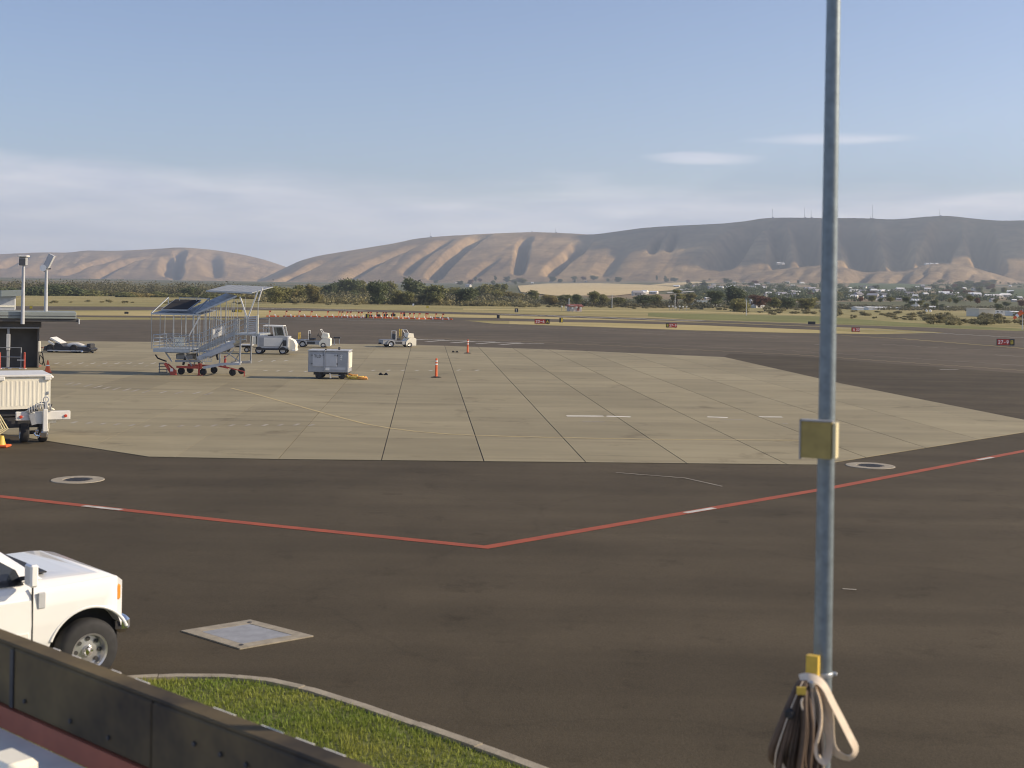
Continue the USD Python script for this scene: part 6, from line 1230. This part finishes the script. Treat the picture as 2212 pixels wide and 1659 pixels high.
# town trees, alike in the photograph
rs = random.Random(21); tl = 'small dark tree among distant houses'
tt = []
for k in range(120):
    x = rs.uniform(1500, 2230); y = rs.uniform(606, 668) + (x - 1106) * .0
    if 1830 < x < 2010 and 612 < y < 626 or (x > 2110 and 622 < y < 646): continue
    tt.append((x, y))
for k in range(46): tt.append((rs.gauss(2095, 38), rs.uniform(612, 642)))
for k in range(16): tt.append((rs.uniform(1180, 1560), rs.uniform(604, 612)))
for k in range(14): tt.append((rs.uniform(840, 1130), rs.uniform(606, 616)))
for i, (x, y) in enumerate(tt):
    hp_ = rs.uniform(7, 13) if y < 640 else rs.uniform(9, 15)
    kd = rs.choice(['dark', 'dark', 'olive', 'dark', 'autumn', 'tall'])
    q = on_ground(x, min(y, 652)); d = q[1] if y < 650 else rs.uniform(430, 640)
    tree(kd, x, y - hp_, y, hp_ * rs.uniform(.9, 1.6) * (0.5 if kd == 'tall' else 1), tl if kd != 'autumn' else 'small reddish tree among distant houses', d=d, group='dark town trees' if kd != 'autumn' else 'reddish town trees', seed=5 + i % 2)
# shrubs along the field edge
sl = 'low scrubby bush along the airfield edge'
for k in range(150):
    x = rs.uniform(1120, 2230)
    if x > 2010 and rs.random() < .75: y = rs.uniform(684, 703); hp_ = rs.uniform(9, 20)
    elif x > 1600: y = np.interp(x, [1600, 2212], [678, 704]) - rs.uniform(0, 16); hp_ = rs.uniform(4, 9)
    else: y = np.interp(x, [1120, 1600], [664, 671]) - rs.uniform(0, 9); hp_ = rs.uniform(4, 8)
    tree('shrub', x, y - hp_, y, hp_ * rs.uniform(2.0, 3.6), sl, group='bushes', seed=k % 3)
for k in range(50):
    x = rs.uniform(100, 1120); y = np.interp(x, [0, 560, 1120], [656, 658, 663]) - rs.uniform(0, 5); hp_ = rs.uniform(3, 7)
    tree('shrub', x, y - hp_, y, hp_ * rs.uniform(2.0, 3.6), sl, group='bushes', seed=k % 3)
# antennas on the skyline
for (x, yb_, hp_, d, lab) in ((930, 512, 10, 4650, 'thin antenna mast on the left ridge crest'), (1200, 503, 11, 4450, 'lattice antenna mast at the centre of the ridge crest'), (1148, 502, 3.5, 4500, 'short antenna left of the central mast'), (1668, 471, 20, 4150, 'tall faint antenna on the crest at the left of the pole'), (1738, 471, 22, 4150, 'tall antenna nearest the pole on its left'), (1752, 471, 16, 4150, 'shorter antenna touching the pole on its left'), (1885, 473, 30, 4080, 'tallest thin antenna on the crest right of the pole'), (1880, 473, 6, 4080, 'short antenna beside the tallest thin antenna'), (2030, 467, 14, 4000, 'antenna on the highest knoll at the right')):
    q = at_depth(x, yb_, d); hh = hp_ * d / FPX; o = thing('antenna_mast', lab, 'antenna', tuple(q)); obj('mast', MB().tube([(0, 0, -6), (0, 0, hh)], [.8, .5], 5), GREYP, o); obj('base_hut', MB().box((2.5, 0, .6), (5, 4, 5)), GREYP, o)
for (x, yt_, yb_, d, lab) in ((1612, 647, 692 - 12, 330, 'thin pole standing on the grass left of the large forward tree'), (1458, 636, 661, 460, 'thin pole by the blue-grey shed'), (1322, 636, 657, 450, 'pale blue tower post right of the grey-green tree')):
    q = at_depth(x, yb_, d); hh = (yb_ - yt_) * d / FPX; o = thing('utility_pole', lab, 'pole', tuple(q)); obj('post', MB().tube([(0, 0, -2), (0, 0, hh)], [.14, .10], 6), LGREY, o); obj('crossarm', MB().bar((-.5, 0, hh - .4), (.5, 0, hh - .4), .1), LGREY, o)

# ---- undergrowth that nobody could count
def scrub(name, label, spots, m, size, hrange, rad, seed, each=26):
    rr = np.random.default_rng(seed); V, F, n = [], [], 0
    for p in spots:
        h = rr.uniform(*hrange); w = rr.uniform(.6, 1.3) * rad
        v, f = crown_cards(rr, [(0, 0, h * .42, w, w, h * .5), (w * .6, 0, h * .3, w * .6, w * .6, h * .35)], each, size); v = v + np.asarray(p); V.append(v); F.append(f + n); n += len(v)
    return obj(name, (np.vstack(V), np.vstack(F)), m, kind='stuff', label=label, cat='undergrowth')
rr = np.random.default_rng(77)
def flat_at(px, d): return np.array([uv(px, 640)[0] * d / FPX, d, float(valley(uv(px, 640)[0] * d / FPX, d))])
scrub('undergrowth', 'tawny undergrowth beneath the tree belt beyond the runway', [flat_at(rr.uniform(560, 1140), rr.uniform(440, 475)) for _ in range(420)], LEAF_SH, .5, (1.0, 3.2), 1.8, 1, 22)
scrub('undergrowth', 'dark green thicket filling the gaps of the tree belt', [flat_at(rr.uniform(560, 1140), rr.uniform(485, 540)) for _ in range(200)], LEAF_WD, .5, (2.5, 5.0), 3.0, 2, 80)
scrub('woodland', 'hazy far woodland beyond the airfield left of the boarding ramp', [flat_at(rr.uniform(-150, 590), rr.uniform(600, 760)) for _ in range(460)], LEAF_WD, .5, (3.0, 8.5), 4.5, 3, 130)
scrub('woodland', 'scrub and low trees along the foot of the hills beyond the hut', [flat_at(rr.uniform(1120, 1560), rr.uniform(480, 600)) for _ in range(200)], LEAF_WD, .45, (1.2, 3.6), 2.6, 4, 60)
sp_ = []
while len(sp_) < 430:
    x, y = rr.uniform(1480, 2240), rr.uniform(605, 651)
    if (1820 < x < 2010 and 611 < y < 626) or (x > 2110 and 622 < y < 646) or y < 616 - (x - 1480) * .02: continue
    sp_.append(on_ground(x, y))
scrub('woodland', 'dark green gardens and hedges between the town houses', sp_, LEAF_DK, .9, (2.5, 5.5), 4.5, 5, 60)
scrub('woodland', 'mixed green trees in front of the town right of the pole', [flat_at(rr.uniform(1560, 2230), rr.uniform(540, 680)) for _ in range(240)], LEAF_WD, .5, (1.0, 2.4), 3.5, 6, 60)
